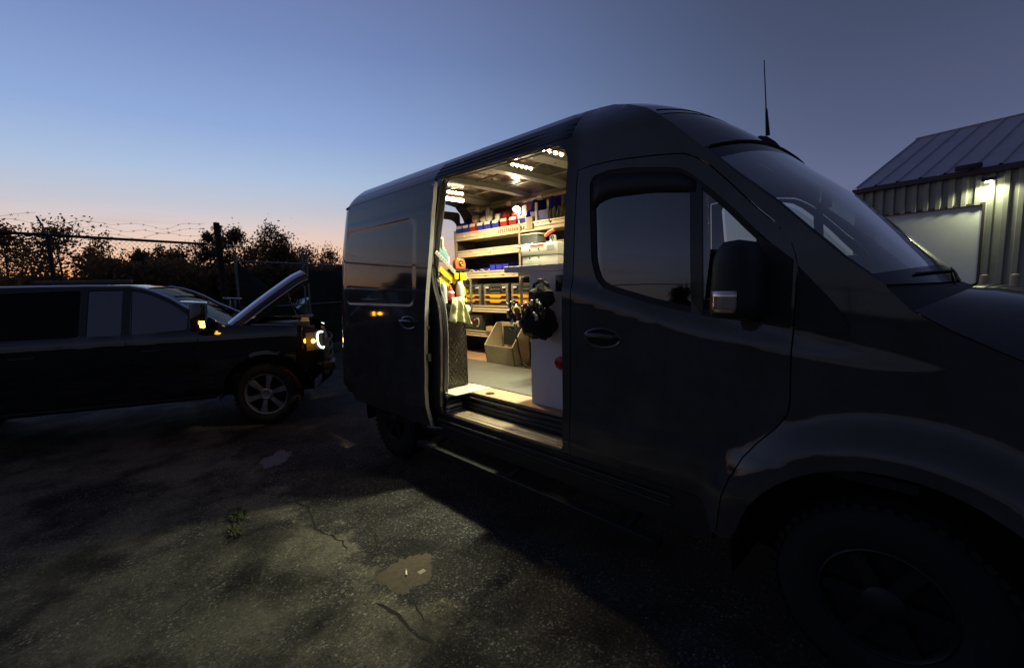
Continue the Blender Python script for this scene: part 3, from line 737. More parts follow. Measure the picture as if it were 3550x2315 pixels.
# ---- front doors (both sides)
WIN = [(1.541, 2.174), (1.530, 2.20), (1.511, 2.218), (1.421, 2.230), (1.30, 2.220), (1.18, 2.197), (1.09, 2.180), (1.013, 2.159), (.954, 2.119), (.844, 2.021), (.76, 1.938), (.691, 1.863), (.630, 1.80), (.56, 1.725),
       (.50, 1.66), (.52, 1.44), (.627, 1.434), (.70, 1.444), (.832, 1.456), (.92, 1.472), (.996, 1.486), (1.148, 1.519), (1.316, 1.563), (1.38, 1.582), (1.428, 1.603), (1.46, 1.630), (1.478, 1.659), (1.497, 1.71), (1.51, 1.76), (1.525, 1.95)]
WIN = [(y, z) for y, z in WIN if y > .515]
WIN = [(y, z) if not (y < .57 and z > 1.5) else (.575, 1.742) for y, z in WIN]
WINR = WIN
def front_door(sd):
    WIN = WINR if sd == 1 else [(y, z+.03*lin(1.75, 2.05, z)) for y, z in WINR]
    T = bpy.data.objects.new('front_door', None); lk(T, van)
    hole = grow(WIN, 0)
    body = panel('door_skin', PAINT, T, DOORF, [hole], side=sd, rim=.04 if sd == 1 else 0, step=.034 if sd == 1 else .06)
    # black window seal, glass and divider
    ws = MB()
    A_ = dense(grow(WIN, .002), .04); B_3 = dense(grow(WIN, -.030), .04)
    n_ = len(WIN); a1, b1 = grow(WIN, .003), grow(WIN, -.028)
    def X(y, z, o): v = 2.06+o+inset(y, z); return v if sd == 1 else 2*VX-v
    b = len(ws.v)
    ws.v += [(X(y, z, .004), y, z) for y, z in a1]+[(X(y, z, .008), y, z) for y, z in b1]+[(X(y, z, .03), y, z) for y, z in b1]
    for i in range(n_):
        j = (i+1) % n_
        for o_ in (0, n_): ws.f.append((o_+i, o_+j, o_+n_+j, o_+n_+i))
    if sd == 1: ws.build('window_seal', SEAL, T, recalc=True)
    GI = grow(WIN, -.024)
    # split into the main window and the quarter window by the divider at y ~ .90 - .94
    def ybar(z): return (.905 if sd == 1 else .815)+.035*(z-1.46)/.66
    bar = MB(); rows = []
    for k in range(9):
        z = 1.455+(2.13-1.455)*k/8; yb = ybar(z); rows.append([(X(yb-.028, z, .006), yb-.028, z), (X(yb+.028, z, .006), yb+.028, z)])
    bar.grid(rows); bar.build('window_divider', BLACKG, T, solid=.02, recalc=False)
    for nm, sel in (('window_glass', 1), ('quarter_glass', -1)):
        V = [Vector(p) for p in dense(GI, .05)]
        poly = dense(GI, .05)
        if sel == 1: q = [(y, z) if y > ybar(z) else None for y, z in poly]
        else: q = [(y, z) if y < ybar(z) else None for y, z in poly]
        q = [p for p in q if p]
        ys_ = sorted(set(round(p[0], 3) for p in q))
        gm_ = MB(); rows = []
        y0_, y1_ = min(p[0] for p in q), max(p[0] for p in q)
        # vertical slices through the polygon
        def zr(y):
            zz = []
            for (p, s) in zip(GI, GI[1:]+GI[:1]):
                if (p[0]-y)*(s[0]-y) < 0 or p[0] == y: zz.append(p[1]+(s[1]-p[1])*((y-p[0])/(s[0]-p[0]) if s[0] != p[0] else 0))
            return (min(zz), max(zz)) if len(zz) > 1 else None
        N = 16
        for i in range(N+1):
            y = y0_+.002+(y1_-y0_-.004)*i/N; zz = zr(y)
            if zz: rows.append([(X(y, zz[0]+(zz[1]-zz[0])*k/10, .014), y, zz[0]+(zz[1]-zz[0])*k/10) for k in range(11)])
        gm_.grid(rows).build(nm, GLASS, T, smooth=True)
    # dark smoked rain guard along the top of the main window
    rg_ = MB(); rows = []
    for i in range(15):
        t_ = i/14; y = .935+(1.52-.935)*t_; zt = itp([(.935, 2.09), (1.013, 2.14), (1.18, 2.178), (1.42, 2.21), (1.52, 2.19)], y); zb = itp([(.93, 2.035), (1.17, 2.072), (1.40, 2.083), (1.47, 2.070), (1.52, 2.03)], y)
        rows.append([(X(y, zt, .006), y, zt), (X(y, (zt+zb)/2, .006), y, (zt+zb)/2), (X(y, zb, .006), y, zb)])
    if sd == 1: rg_.grid(rows).build('rain_guard', M('smoked guard', (.004, .004, .004), .6), T, solid=.003, smooth=True)
    handle(T, 1.416, 1.335, sd, 0)
    # black sail panel carrying the mirror, in front of the window
    SAIL = [(.50, 1.672), (.444, 1.606), (.389, 1.543), (.35, 1.488), (.322, 1.43), (.325, 1.412), (.364, 1.406), (.498, 1.417)]
    panel('mirror_sail', BLACKP, van, SAIL, side=sd, off=-.012, rim=.02, step=.05)
    S2_ = [(.52, 1.70), (.60, 1.77), (.66, 1.815), (.66, 1.45), (.627, 1.436), (.52, 1.422)]
    if sd == 1: panel('mirror_sail', BLACKP, T, S2_, side=sd, off=-.006, rim=.02, step=.05)
    # mirror
    m_ = bpy.data.objects.new('side_mirror', None); lk(m_, T)
    sx_ = 1 if sd == 1 else -1
    def mx_(x_): return x_ if sd == 1 else 2*VX-x_
    sh = MB(); rows = []
    # rounded upright housing, outboard at x 1.76, inboard at 2.00
    for k in range(11):
        t_ = k/10; z = 1.478+.296*t_
        rr_ = 1-max(0, (t_-.72)/.28)**2.2*.35-max(0, (.12-t_)/.12)**2*.12
        cx_ = 1.925; hw = .130*rr_; hy = .098*(1-.26*t_)*rr_; yc = .662+.004*t_
        rows.append([(mx_(cx_+hw*math.copysign(abs(math.cos(a))**.55, math.cos(a))), yc+hy*math.copysign(abs(math.sin(a))**.75, math.sin(a)), z) for a in [2*math.pi*j/20 for j in range(21)]])
    sh.grid(rows); b = len(sh.v)
    sh.v += [(mx_(1.915), .662, 1.476), (mx_(1.915), .666, 1.784)]
    for j in range(20): sh.f.append((b, j, j+1)); sh.f.append((b+1, 10*21+j+1, 10*21+j))
    sh.build('mirror_housing', BLACKP, m_, smooth=True, angle=50, recalc=True)
    MB().tube([(mx_(2.0), .665, 1.50), (mx_(2.09), .640, 1.475)], [.030, .034], 10).build('mirror_arm', BLACKP, m_, smooth=True)
    MB().add([(mx_(1.83), .762, 1.55), (mx_(2.02), .762, 1.55), (mx_(2.02), .747, 1.75), (mx_(1.84), .747, 1.75)], [(0, 1, 2, 3)]).build('mirror_glass', M('mirror silver', (.8, .8, .82), .03, 1.0), m_)
    # turn signal strip wrapping round the lower outboard edge
    ln_ = MB(); rows = []
    for k in range(5):
        z = 1.498+.085*k/4
        rows.append([(mx_(1.925+.134*math.cos(a)), .664+.102*math.copysign(abs(math.sin(a))**.8, math.sin(a)), z) for a in [R(152+44*j/8) for j in range(9)]])
    ln_.grid(rows).build('turn_signal', M('clear lens chrome', (.75, .62, .52), .12, .85), m_, smooth=True, solid=.006)
def handle(T, yh, zh, sd, off=0, par=None):
    def mx_(x_): return x_ if sd == 1 else 2*VX-x_
    X0 = 2.06+off+inset(yh, zh)
    rec = MB(); rows = []
    for k in range(4):
        s_ = (1, .9, .6, .0)[k]; dx = (-.001, .010, .016, .018)[k]
        rows.append([(mx_(X0+dx-(.002 if k == 0 else 0)), yh+.118*s_*math.cos(a), zh-.012+.052*s_*math.sin(a)) for a in [2*math.pi*j/24 for j in range(25)]])
    # the recess is a shallow dish set on the skin with a raised lip
    MB().grid([[(mx_(X0-.004-.003*(1-abs(q-1))), yh+(.125-.008*q)*math.cos(a), zh-.012+(.058-.007*q)*math.sin(a)) for a in [2*math.pi*j/28 for j in range(29)]] for q in (0, 1, 2)]).build('handle_recess_lip', PAINT, T, smooth=True)
    MB().add([(mx_(X0-.0035), yh+.112*math.cos(a), zh-.012+.047*math.sin(a)) for a in [2*math.pi*j/28 for j in range(28)]], [tuple(range(28))]).build('handle_recess', LINER, T)
    MB().tube([(mx_(X0-.004), yh-.108, zh), (mx_(X0-.026), yh-.085, zh+.002), (mx_(X0-.034), yh, zh+.006), (mx_(X0-.026), yh+.085, zh+.002), (mx_(X0-.004), yh+.108, zh)], [.010, .013, .014, .013, .010], 8).build('handle', PAINT, T, smooth=True)
front_door(1); front_door(-1)
# ---- sliding door, slid back along the rear quarter
sld = bpy.data.objects.new('sliding_door', None); lk(sld, van)
SO = -.085
RC = [3.17, 4.47, 1.47, 2.19]
def slid_in(y, z):
    i = inset(y, z, False)
    # pressed window recess with soft edges
    d = max(RC[0]-y+.0, y-RC[1], RC[2]-z, z-RC[3])
    # rounded corners
    ex, ez = max(RC[0]+.10-y, y-RC[1]+.10, 0), max(RC[2]+.10-z, z-RC[3]+.10, 0)
    if ex > 0 and ez > 0: d = math.hypot(ex, ez)-.10
    i += .0042*lin(.002, -.018, d)
    # swages above the recess
    for zz, h in ((2.25, .003), (2.395, .004)): i += h*lin(zz-.006, zz+.006, z)
    i -= .010*lin(2.33, 2.34, z)*0
    return i
SDO = rpoly([(3.066, .47, .02), (4.48, .47, .06), (4.44, 2.440, .03), (2.940, 2.440, .02), (2.940, 2.26, .08), (2.955, 1.945, .1), (2.985, 1.73, .1), (3.022, 1.50, .1), (3.062, 1.15, .1), (3.080, .79, .1)])
# front edge steps in below the belt as in the photograph
zfs = sorted(set([round(.46+.02*k, 3) for k in range(24)]+[1.44, 1.452, 1.46, 1.466, 1.472, 1.478, 1.484, 1.49, 1.50]+[2.18, 2.186, 2.192, 2.198, 2.21, 2.244, 2.25, 2.256, 2.389, 2.395, 2.401]))
def yz_extra(): pass
skin, rimm = panel('door_skin', PAINT, sld, SDO, side=1, off=SO, fn=slid_in, step=.030, rim=.034, rimmat=DEDGE, zf=zfs)
rimm.build('door_edge', DEDGE, sld, recalc=True)
handle(sld, 3.285, 1.345, 1, SO)
# inner leaf and hardware along its leading edge
inn = MB().box(2.040, 2.050, 3.12, 4.38, .5, 2.0).build('inner_panel', BLACKP, sld)
for z_, w_ in ((1.44, .05), (1.30, .03), (1.06, .06)):
    BX('door_latch', GALV, sld, 1.998, 2.025, 3.040, 3.070, z_-w_/2, z_+w_/2, bevel=.003)
MB().tube([(2.0, 3.10, .475), (2.06, 2.99, .47), (2.09, 2.955, .47)], .009, 6).build('roller_arm', GALV, sld, smooth=True)
# ---- seals and tracks round the opening
def ring(poly, off, r, name, mat, n=6, parent=van):
    pts = dense(poly, .05)
    return MB().tube([(2.06+off+inset(y, z, False), y, z) for y, z in pts], r, n, closed=True).build(name, mat, parent, smooth=True)
ring(grow(OPEN, .004), .030, .010, 'opening_seal', SEAL)
ring(grow(OPEN, -.012), .060, .006, 'opening_flange', M('opening flange', (.32, .33, .32), .4, .3))
JAMB = M('jamb black', (.012, .012, .013), .45)
pts = dense(grow(OPEN, .0), .05); jm = MB(); n_ = len(pts)
jm.v = [(2.06+.034+inset(y, z, False), y, z) for y, z in pts]+[(2.06+.085+inset(y, z, False)*.9, y, z) for y, z in grow(pts, .012)]
jm.f = [(i, (i+1) % n_, n_+(i+1) % n_, n_+i) for i in range(n_)]
jm.build('opening_jamb', JAMB, van, smooth=True, angle=40)
for z_, o_, r_ in ((2.495, -.002, .007), (2.525, -.003, .006), (2.56, -.002, .006)):
    MB().tube([(2.06+o_+inset(y, z_, False), y, z_) for y in (1.70, 2.1, 2.6, 3.0, 3.06)], r_, 8).build('roof_gutter_strip', BLACKP, van, smooth=True)
panel('upper_track_cover', JAMB, van, [(1.70, 2.475), (3.06, 2.475), (3.06, 2.61), (1.70, 2.61)], side=1, off=-.003, rim=.02, step=.04)
# middle track on the rear quarter and lower sill trims
BX('middle_track', JAMB, van, 2.035, 2.058, 3.05, 4.60, 1.235, 1.285)
MB().tube([(2.06+inset(y, 2.468, False)-.004, y, 2.468) for y in [3.04+1.68*k/14 for k in range(15)]], .013, 6).build('upper_track', JAMB, van, smooth=True)
MB().tube([(2.06+inset(y, 2.565, False)+.001, y, 2.565) for y in [3.06+1.66*k/14 for k in range(15)]], .004, 5).build('roof_swage', PAINT, van, smooth=True)
for z_, x_ in ((.545, 2.050), (.50, 2.058)):
    MB().tube([(x_, 1.0, z_), (x_, 3.02, z_)], .008, 6).build('sill_trim', BLACKP, van, smooth=True)
BX('sill', JAMB, van, 2.062, 2.30, .80, 3.30, .40, .590)
# step bar below the doors
BX('side_step_bar', LINER, van, 1.945, 2.02, 1.02, 3.20, .300, .345, bevel=.012)
MB().tube([(1.945, 1.04, .346), (1.945, 3.18, .346)], .003, 6).build('step_edge', BLACKP, van, smooth=True)
BX('step_tread', BLACKP, van, 1.955, 2.00, 2.95, 3.18, .346, .352)
for y_ in (1.2, 2.1, 3.0): MB().tube([(1.965, y_, .34), (2.2, y_, .40)], .018, 6).build('step_bracket', BLACKP, van)
# ---- top sheet: roof, cap, windscreen, cowl, bonnet, nose
def rp_at(i, y=None): return RAIL[i]
def nrm(i):
    a, b = Vector(RAIL[max(0, i-1)]), Vector(RAIL[min(len(RAIL)-1, i+1)]); d = (b-a).normalized()
    n_ = Vector((d.y, -d.x))                                       # d goes forward (-y): outward = up / forward
    return -n_ if n_.y < 0 and n_.x > 0 else n_
def bul(i):
    y, z = RAIL[i]
    return itp([(-.72, .07), (-.42, .12), (-.08, .20), (.05, .20), (.15, .185), (.235, .165), (.592, .172), (.908, .155), (1.234, .105), (1.503, .085), (1.8, .088), (4.6, .08), (4.84, .06)], y)
BV = [(-.72, -.07, .0), (-.56, -.10, .08), (-.42, -.10, .15), (-.25, -.08, .195), (-.08, -.07, .185), (.05, -.12, .135), (.15, -.155, .075), (.235, -.19, .0), (.29, -.17, .045), (.357, -.155, .075), (.469, -.13, .11), (.592, -.12, .125)]
def bvec(i):                                                          # how far the middle of the sheet stands off its side rail: (forward, up)
    y = RAIL[i][0]
    if y < .592: return Vector((itp([(a, b) for a, b, c in BV], y), itp([(a, c) for a, b, c in BV], y)))
    return nrm(i)*bul(i)
def top_row(i, f=None, lift=0, n=24, t0=0, t1=1):
    if f is None: y, z = RAIL[i]; nn = nrm(i); bb = bvec(i)
    else:
        y0_, z0_ = RAIL[i]; y1_, z1_ = RAIL[i+1]; y, z = y0_+(y1_-y0_)*f, z0_+(z1_-z0_)*f; nn = (nrm(i)*(1-f)+nrm(i+1)*f).normalized(); bb = bvec(i)*(1-f)+bvec(i+1)*f
    xr = 2.06+inset(y, z, False); xl = 2*VX-xr; out = []
    for k in range(n+1):
        t_ = t0+(t1-t0)*k/n; s_ = abs(2*t_-1); h = 1-s_**(2.6 if y > .2 else 2.6+1.4*min(1, (.2-y)/.25))
        out.append((xr+(xl-xr)*t_, y+bb.x*h+nn.x*lift, z+bb.y*h+nn.y*lift))
    return out
for i in range(len(RAIL)):                                         # make sure normals point up/forward
    pass
nrm0 = nrm
def nrm(i):
    n_ = nrm0(i)
    if n_.y < -.05 or (abs(n_.y) <= .05 and n_.x > 0): n_ = -n_
    return n_
IW = [i for i, p in enumerate(RAIL) if p == (.908, 2.234)][0]; IC = [i for i, p in enumerate(RAIL) if p == (.235, 1.598)][0]; IH = IC+1
def strip(name, mat, idx, t0=0, t1=1, lift=0, solid=0, n=24, parent=van, smooth=True):
    return MB().grid([top_row(i, None, lift, n, t0, t1) for i in idx]).build(name, mat, parent, smooth=smooth, angle=50, solid=solid)
IR = [i for i, p in enumerate(RAIL) if p == (1.15, 2.452)][0]
strip('roof', PAINT, range(0, IR+1), lift=.001)
strip('roof_front_cap', PAINT, range(IR, IW+1), lift=-.002)
NB = IC-IW
m_ = MB()
m_.grid([top_row(i, None, -.004, 3, 0, .014) for i in range(IW, IC+1)]); m_.grid([top_row(i, None, -.004, 3, .986, 1) for i in range(IW, IC+1)])
m_.grid([top_row(IW, None, -.004, 24, .014, .986), top_row(IW, .8, -.004, 24, .014, .986)])
m_.grid([top_row(IC-1, .2, -.004, 24, .014, .986), top_row(IC, None, -.004, 24, .014, .986)])
m_.build('windscreen_border', BLACKG, van, smooth=True)
MB().grid([top_row(IW, .8, -.004, 24, .014, .986)]+[top_row(i, None, -.004, 24, .014, .986) for i in range(IW+1, IC)]+[top_row(IC-1, .2, -.004, 24, .014, .986)]).build('windscreen', WSG, van, smooth=True)
MB().tube(top_row(IW, .03, .002, 24, .02, .98), .005, 6).build('windscreen_seal', SEAL, van, smooth=True)
MB().tube(top_row(IR-1, .5, .001, 24, .02, .98), .003, 5).build('roof_seam', SEAL, van, smooth=True)
strip('cowl_panel', BLACKP, range(IC, IH+1), lift=-.012)
strip('bonnet', PAINT, range(IH, len(RAIL)-3), lift=.004)
strip('front_grille', BLACKP, range(len(RAIL)-4, len(RAIL)), lift=0)
for t_ in (.30,):
    a = Vector(top_row(IC, .2, .004, 24)[int(24*t_)]); b = Vector(top_row(IC-1, .4, .003, 24)[int(24*(t_+.22))]); mid = Vector(top_row(IC-1, .8, .012, 24)[int(24*(t_+.1))])
    MB().tube([a, a.lerp(b, .5)+Vector((0, -.004, .002)), b], [.007, .006, .004], 6).build('wiper_arm', BLACKP, van, smooth=True)
    p0 = [Vector(q) for q in top_row(IC-1, .55, .002, 24)]; k0 = int(24*t_)
    MB().tube(p0[max(0, k0-4):k0+7], .005, 5).build('wiper_blade', SEAL, van, smooth=True)
# bumper, headlights, rear end
mb_ = MB(); rows = []
for z_, o_ in ((.36, -.02), (.42, .04), (.60, .06), (.78, .05), (.90, .0)):
    row = []
    for k in range(25):
        t_ = k/24; s_ = abs(2*t_-1); row.append((2.20+1.74*t_, -.74-o_-.12*(1-s_**3), z_))
    rows.append(row)
mb_.grid(rows).build('front_bumper', BLACKP, van, smooth=True)
HL = M('headlight glass', (.35, .36, .38), .08, .3)
for xx in (2.22, 3.60):
    MB().prism([(xx, -.72, .92), (xx+.30, -.80, .90), (xx+.30, -.72, 1.12), (xx, -.60, 1.16)], (0, .08, 0)).build('headlight', HL, van, bevel=.01)
MB().grid([[(2.215+1.71*t_, yrear(z)-.01+.05*(1-abs(2*t_-1)**4), z) for t_ in [k/12 for k in range(13)]] for z in (.5, 1.0, 1.25)]).build('rear_door_lower', PAINT, van, smooth=True)
RW = M('rear frame inner', (.03, .03, .03), .6)
for sx_ in (0, 1):
    x0_ = 2.235+sx_*.84; lw_ = .025 if sx_ == 0 else 0; rw_ = .025-lw_; o = rpoly([(x0_, 1.25, .02), (x0_+.83, 1.25, .02), (x0_+.83-rw_*4, 2.60, .05), (x0_+lw_*4, 2.60, .05)]); h = rpoly([(x0_+.13, 1.60, .10), (x0_+.70, 1.60, .10), (x0_+.72, 2.50, .16), (x0_+.13, 2.50, .16)])
    V = [Vector(p) for p in o]+[Vector(p) for p in h]; E = [(i, (i+1) % len(o)) for i in range(len(o))]+[(len(o)+i, len(o)+(i+1) % len(h)) for i in range(len(h))]
    rr_ = delaunay_2d_cdt(V, E, [], 0, 1e-6); dm_ = MB(); nv = len(rr_[0])
    dm_.v = [(p.x, yrear(p.y)+.035, p.y) for p in rr_[0]]
    for f in rr_[2]:
        c = (sum(rr_[0][i].x for i in f)/3, sum(rr_[0][i].y for i in f)/3)
        if inside(c, o) and not inside(c, h): dm_.f.append(tuple(f))
    dr = dm_.build('rear_door', PAINT, van, solid=.03)
    MB().add([(p[0], yrear(1.6)+.027+(yrear(2.5)-yrear(1.6))*(p[1]-1.6)/.9, p[1]) for p in h], [tuple(range(len(h)))]).build('rear_window', glassmat('rear glass', (.95, .97, 1.0), gain=1.0), dr)
for xx in (2.128, 3.952):
    BX('tail_light', M('tail light red', (.25, .01, .01), .15), van, xx, xx+.05, 4.89, 4.95, .80, 1.38, bevel=.012)
BX('rear_bumper', BLACKP, van, 2.17, 3.97, 4.99, 5.14, .50, .66, bevel=.03)
# ---- wheels
def wheel(yc, sd, rim=DRIM):
    T = bpy.data.objects.new('wheel', None); lk(T, van)
    xo = 2.085 if sd == 1 else 2*VX-2.085; ax_ = (-1, 0, 0) if sd == 1 else (1, 0, 0)
    t_ = MB(); r = .385
    t_.lathe((xo, yc, r), ax_, [(.205, -.01), (.215, .0), (.25, .010), (.30, .014), (.335, .006), (.358, -.010), (.372, -.022), (.385, -.045), (.385, -.19), (.36, -.225), (.25, -.23), (.21, -.22)], 48)
    for k in range(48):                                            # shoulder lugs
        a = 2*math.pi*k/48; c, s = math.cos(a), math.sin(a); sgn = -1 if sd == 1 else 1
        p = Vector((xo-sgn*.022, yc+c*.374, r+s*.374)); rad = Vector((0, c, s)); tan = Vector((0, -s, c))
        t_.obox(p, Vector((.020, 0, 0)), tan*.014, rad*.010)
    t_.build('tyre', TYRE, T, smooth=True, angle=40)
    rm = MB(); rm.lathe((xo, yc, r), ax_, [(.212, .0), (.205, .004), (.198, -.004), (.19, -.05), (.05, -.06)], 32)
    for k in range(6):
        a = 2*math.pi*k/6; c, s = math.cos(a), math.sin(a); rad = Vector((0, c, s)); tan = Vector((0, -s, c)); sgn = -1 if sd == 1 else 1
        rm.obox(Vector((xo-sgn*.022, yc, r))+rad*.125, Vector((.014, 0, 0)), tan*.026, rad*.078)
    rm.lathe((xo, yc, r), ax_, [(.07, -.02), (.068, .0), (.05, .012), (0, .014)], 20)
    rm.build('rim', rim, T, smooth=True, angle=35)
for yc in (AXF, AXR):
    for sd in (1, -1): wheel(yc, sd)
for yc, rr_ in ((AXF, .55), (AXR, .52)):
    for sd in (1, -1):
        lm = MB(); rows = []
        for xx in (2.07, 2.42):
            x_ = xx if sd == 1 else 2*VX-xx; rows.append([(x_, yc+rr_*math.cos(R(a)), .385+rr_*math.sin(R(a))) for a in range(-12, 193, 12)])
        lm.grid(rows); lm.add([(2.42 if sd == 1 else 2*VX-2.42, yc+rr_*math.cos(R(a)), .385+rr_*math.sin(R(a))) for a in range(-12, 193, 12)], [tuple(range(18))])
        lm.build('arch_liner', LINER, van)
BX('underbody', LINER, van, 2.44, 3.70, -.5, 4.9, .34, .60)
BX('bulkhead', M('bulkhead grey', (.06, .06, .065), .6), van, 2.20, 3.94, 1.655, 1.685, .60, 2.40); BX('bulkhead_top', M('bulkhead grey', (0, 0, 0)), van, 2.36, 3.78, 1.655, 1.685, 2.401, 2.62)
# antenna
an = bpy.data.objects.new('antenna', None); lk(an, van)
ab = Vector((2.90, .862, 2.372))
bs = MB(); rows = []
for k in range(8):
    t_ = k/7; rr_ = math.sqrt(max(0, 1-t_**1.8)); rows.append([(ab.x+.040*rr_*math.cos(a), ab.y+.012*t_+.078*rr_*math.sin(a), ab.z-.5*(.078*rr_*math.sin(a))*-1.25-.02+.074*t_) for a in [2*math.pi*j/16 for j in range(17)]])
bs.grid(rows).build('antenna_base', BLACKP, an, smooth=True)
MB().tube([ab+Vector((0, .01, .06)), ab+Vector((0, .022, .20)), ab+Vector((0, .024, .21)), ab+Vector((0, .042, .462)), ab+Vector((0, .042, .470))], [.012, .0065, .0036, .0026, .004], 8).build('antenna_rod', BLACKP, an, smooth=True)
# ---- cab interior
DK = M('cab dark trim', (.03, .03, .032), .7)
BX('dashboard', DK, van, 2.22, 3.92, .26, .62, 1.10, 1.44, bevel=.05)
BX('cab_floor', DK, van, 2.20, 3.94, .1, 1.65, .80, .84)
for xx in (2.30, 3.25):
    s_ = bpy.data.objects.new('cab_seat', None); lk(s_, van)
    BX('seat_cushion', DK, s_, xx, xx+.52, .95, 1.45, 1.02, 1.18, bevel=.05)
    MB().prism([(xx+.03, 1.40, 1.15), (xx+.03, 1.54, 1.15), (xx+.03, 1.62, 1.80), (xx+.03, 1.50, 1.80)], (.46, 0, 0)).build('seat_back', DK, s_, bevel=.04)
    BX('headrest', DK, s_, xx+.15, xx+.37, 1.50, 1.60, 1.84, 2.02, bevel=.035)
MB().tube([(3.50+.19*math.cos(a), .80+.09*math.sin(a), 1.46+.16*math.sin(a)) for a in [2*math.pi*k/28 for k in range(28)]], .014, 8, closed=True).build('steering_wheel', BLACKP, van, smooth=True)
BX('rear_view_monitor', BLACKP, van, 2.98, 3.16, .60, .62, 2.02, 2.09, bevel=.008)
# ================================================================== cargo bay
FZ = .758
PLY = M('plywood floor', (.36, .23, .135), .55, var=.14, vscale=5)
MATG = M('grey floor mat', (.085, .083, .068), .85, var=.12, vscale=14, bump=.4, bscale=160)
BX('cargo_floor', PLY, van, 2.262, 3.99, 1.69, 4.92, FZ-.02, FZ)
BX('floor_mat', MATG, van, 2.475, 3.30, 2.36, 4.90, FZ+.001, FZ+.007)
TREAD = M('step tread tan', (.25, .19, .12), .45, var=.15, vscale=6)
st = bpy.data.objects.new('step_well', None); lk(st, van)
BX('step_tread_plate', TREAD, st, 2.085, 2.258, 1.72, 2.965, .588, .606, bevel=.003)
for k in range(6): MB().tube([(2.115+.022*k, 1.80, .607), (2.115+.022*k, 2.90, .607)], .0035, 5).build('tread_rib', TREAD, st)
BX('step_riser', JAMB, st, 2.259, 2.275, 1.72, 2.965, .59, FZ-.021)
for k, z_ in enumerate((.64, .675, .715)): MB().tube([(2.252-.0*k, 1.75, z_), (2.252, 2.93, z_)], .006, 6).build('riser_bead', M('riser bead', (.05, .05, .055), .35), st, smooth=True)
SC = M('grey scuff trim', (.55, .56, .48), .45, var=.1)
for k, (z_, x1_) in enumerate(((.742, 2.255), (.690, 2.235), (.650, 2.245), (.612, 2.250))):
    BX('step_end_trim', SC if k != 1 else M('riser bead', (0, 0, 0)), st, 2.095, x1_, 2.945, 2.968, z_-.012, z_+.008)
BX('step_end_wall', JAMB, st, 2.09, 2.262, 2.969, 2.985, .59, FZ)
MB().add([(2.12, 2.80, FZ+.0012), (2.262, 2.80, FZ+.0012), (2.47, 2.80, FZ+.0012), (2.47, 3.06, FZ+.0012), (2.12, 3.06, FZ+.0012)], [(0, 1, 2, 3, 4)])
BX('floor_edge_plate', M('pale sill plate', (.48, .48, .39), .4, var=.06), van, 2.10, 2.47, 2.83, 3.06, FZ, FZ+.004)
rg_ = MB().lathe((2.327, 2.68, FZ+.001), (0, 0, 1), [(.040, .0), (.038, .004), (.026, .004), (.024, .001), (.012, .0015), (.011, .005), (0, .006)], 24)
rg_.build('tie_down_ring', M('dark bronze', (.09, .05, .03), .4, .5), van, smooth=True)
# walls and roof lining
INNER = M('inner panel dark', (.035, .032, .028), .5, var=.3, vscale=6)
WALL = M('inner wall tan', (.50, .43, .29), .55, var=.1, vscale=4)
CEIL = M('bare roof sheet', (.33, .29, .23), .16, .75, rvar=.06, vscale=3)
CRIB = M('roof bow', (.38, .37, .30), .4, .25, var=.12)
BX('side_wall_lining', INNER, van, 3.985, 4.0, 1.69, 4.78, FZ, 2.40)
m_ = MB(); rows = []
for y_ in (1.69, 3.0, 4.74): rows.append([(3.99-.10*k/4-.10*(k/4)**3, y_, 2.36+.29*k/4) for k in range(5)])
m_.grid(rows).build('upper_wall_panel', WALL, van, smooth=True)
BX('rear_pillar_lining', INNER, van, 3.82, 3.96, 4.795, 4.815, FZ, 2.5)
m_ = MB(); rows = []
for y_ in [1.69+3.06*k/60 for k in range(61)]:
    rows.append([(2.335+1.47*t_, y_, 2.640+.032*(1-abs(2*t_-1)**2.4)+.003*math.sin(y_*38)*(1-abs(2*t_-1))) for t_ in [k/16 for k in range(17)]])
m_.grid(rows).build('ceiling', CEIL, van, smooth=True)
for y_, w_ in ((2.10, .05), (2.50, .075), (3.02, .05), (3.62, .045), (4.3, .045)):
    b_ = MB(); rows = []
    for t_ in [k/14 for k in range(15)]:
        zc = 2.628+.030*(1-abs(2*t_-1)**2.4); rows.append([(2.325+1.49*t_, y_+q*w_, zc+dz) for q, dz in ((-1.25, .02), (-1, -.030), (-.3, -.034), (.3, -.034), (1, -.030), (1.25, .02))])
    rb = b_.grid(rows).build('roof_bow', CRIB, van, smooth=True, angle=30, recalc=True)
    hm = MB()
    for t_ in (.12, .28, .44, .60, .76):
        zc = 2.628+.030*(1-abs(2*t_-1)**2.4)-.0355; hm.lathe((2.24+1.66*t_, y_, zc), (0, 0, 1), [(0, 0), (.012, 0), (.012, .001)], 10)
    hm.build('bow_hole', LINER, rb)
for x_ in (2.62, 3.0, 3.4): MB().tube([(x_, 1.9, 2.664), (x_, 4.7, 2.664)], .006, 5).build('ceiling_swage', CRIB, van)
MB().tube([(3.73, 1.75, 2.565), (3.73, 4.55, 2.565)], .026, 10).build('grab_rail', M('rail bronze', (.30, .25, .17), .35, .5), van, smooth=True)
for y_ in (2.6, 3.35, 3.83, 4.4): MB().tube([(3.73, y_-.035, 2.565), (3.73, y_+.035, 2.565)], .033, 10).build('rail_clamp', M('pale clamp', (.60, .52, .36), .5), van, smooth=True)
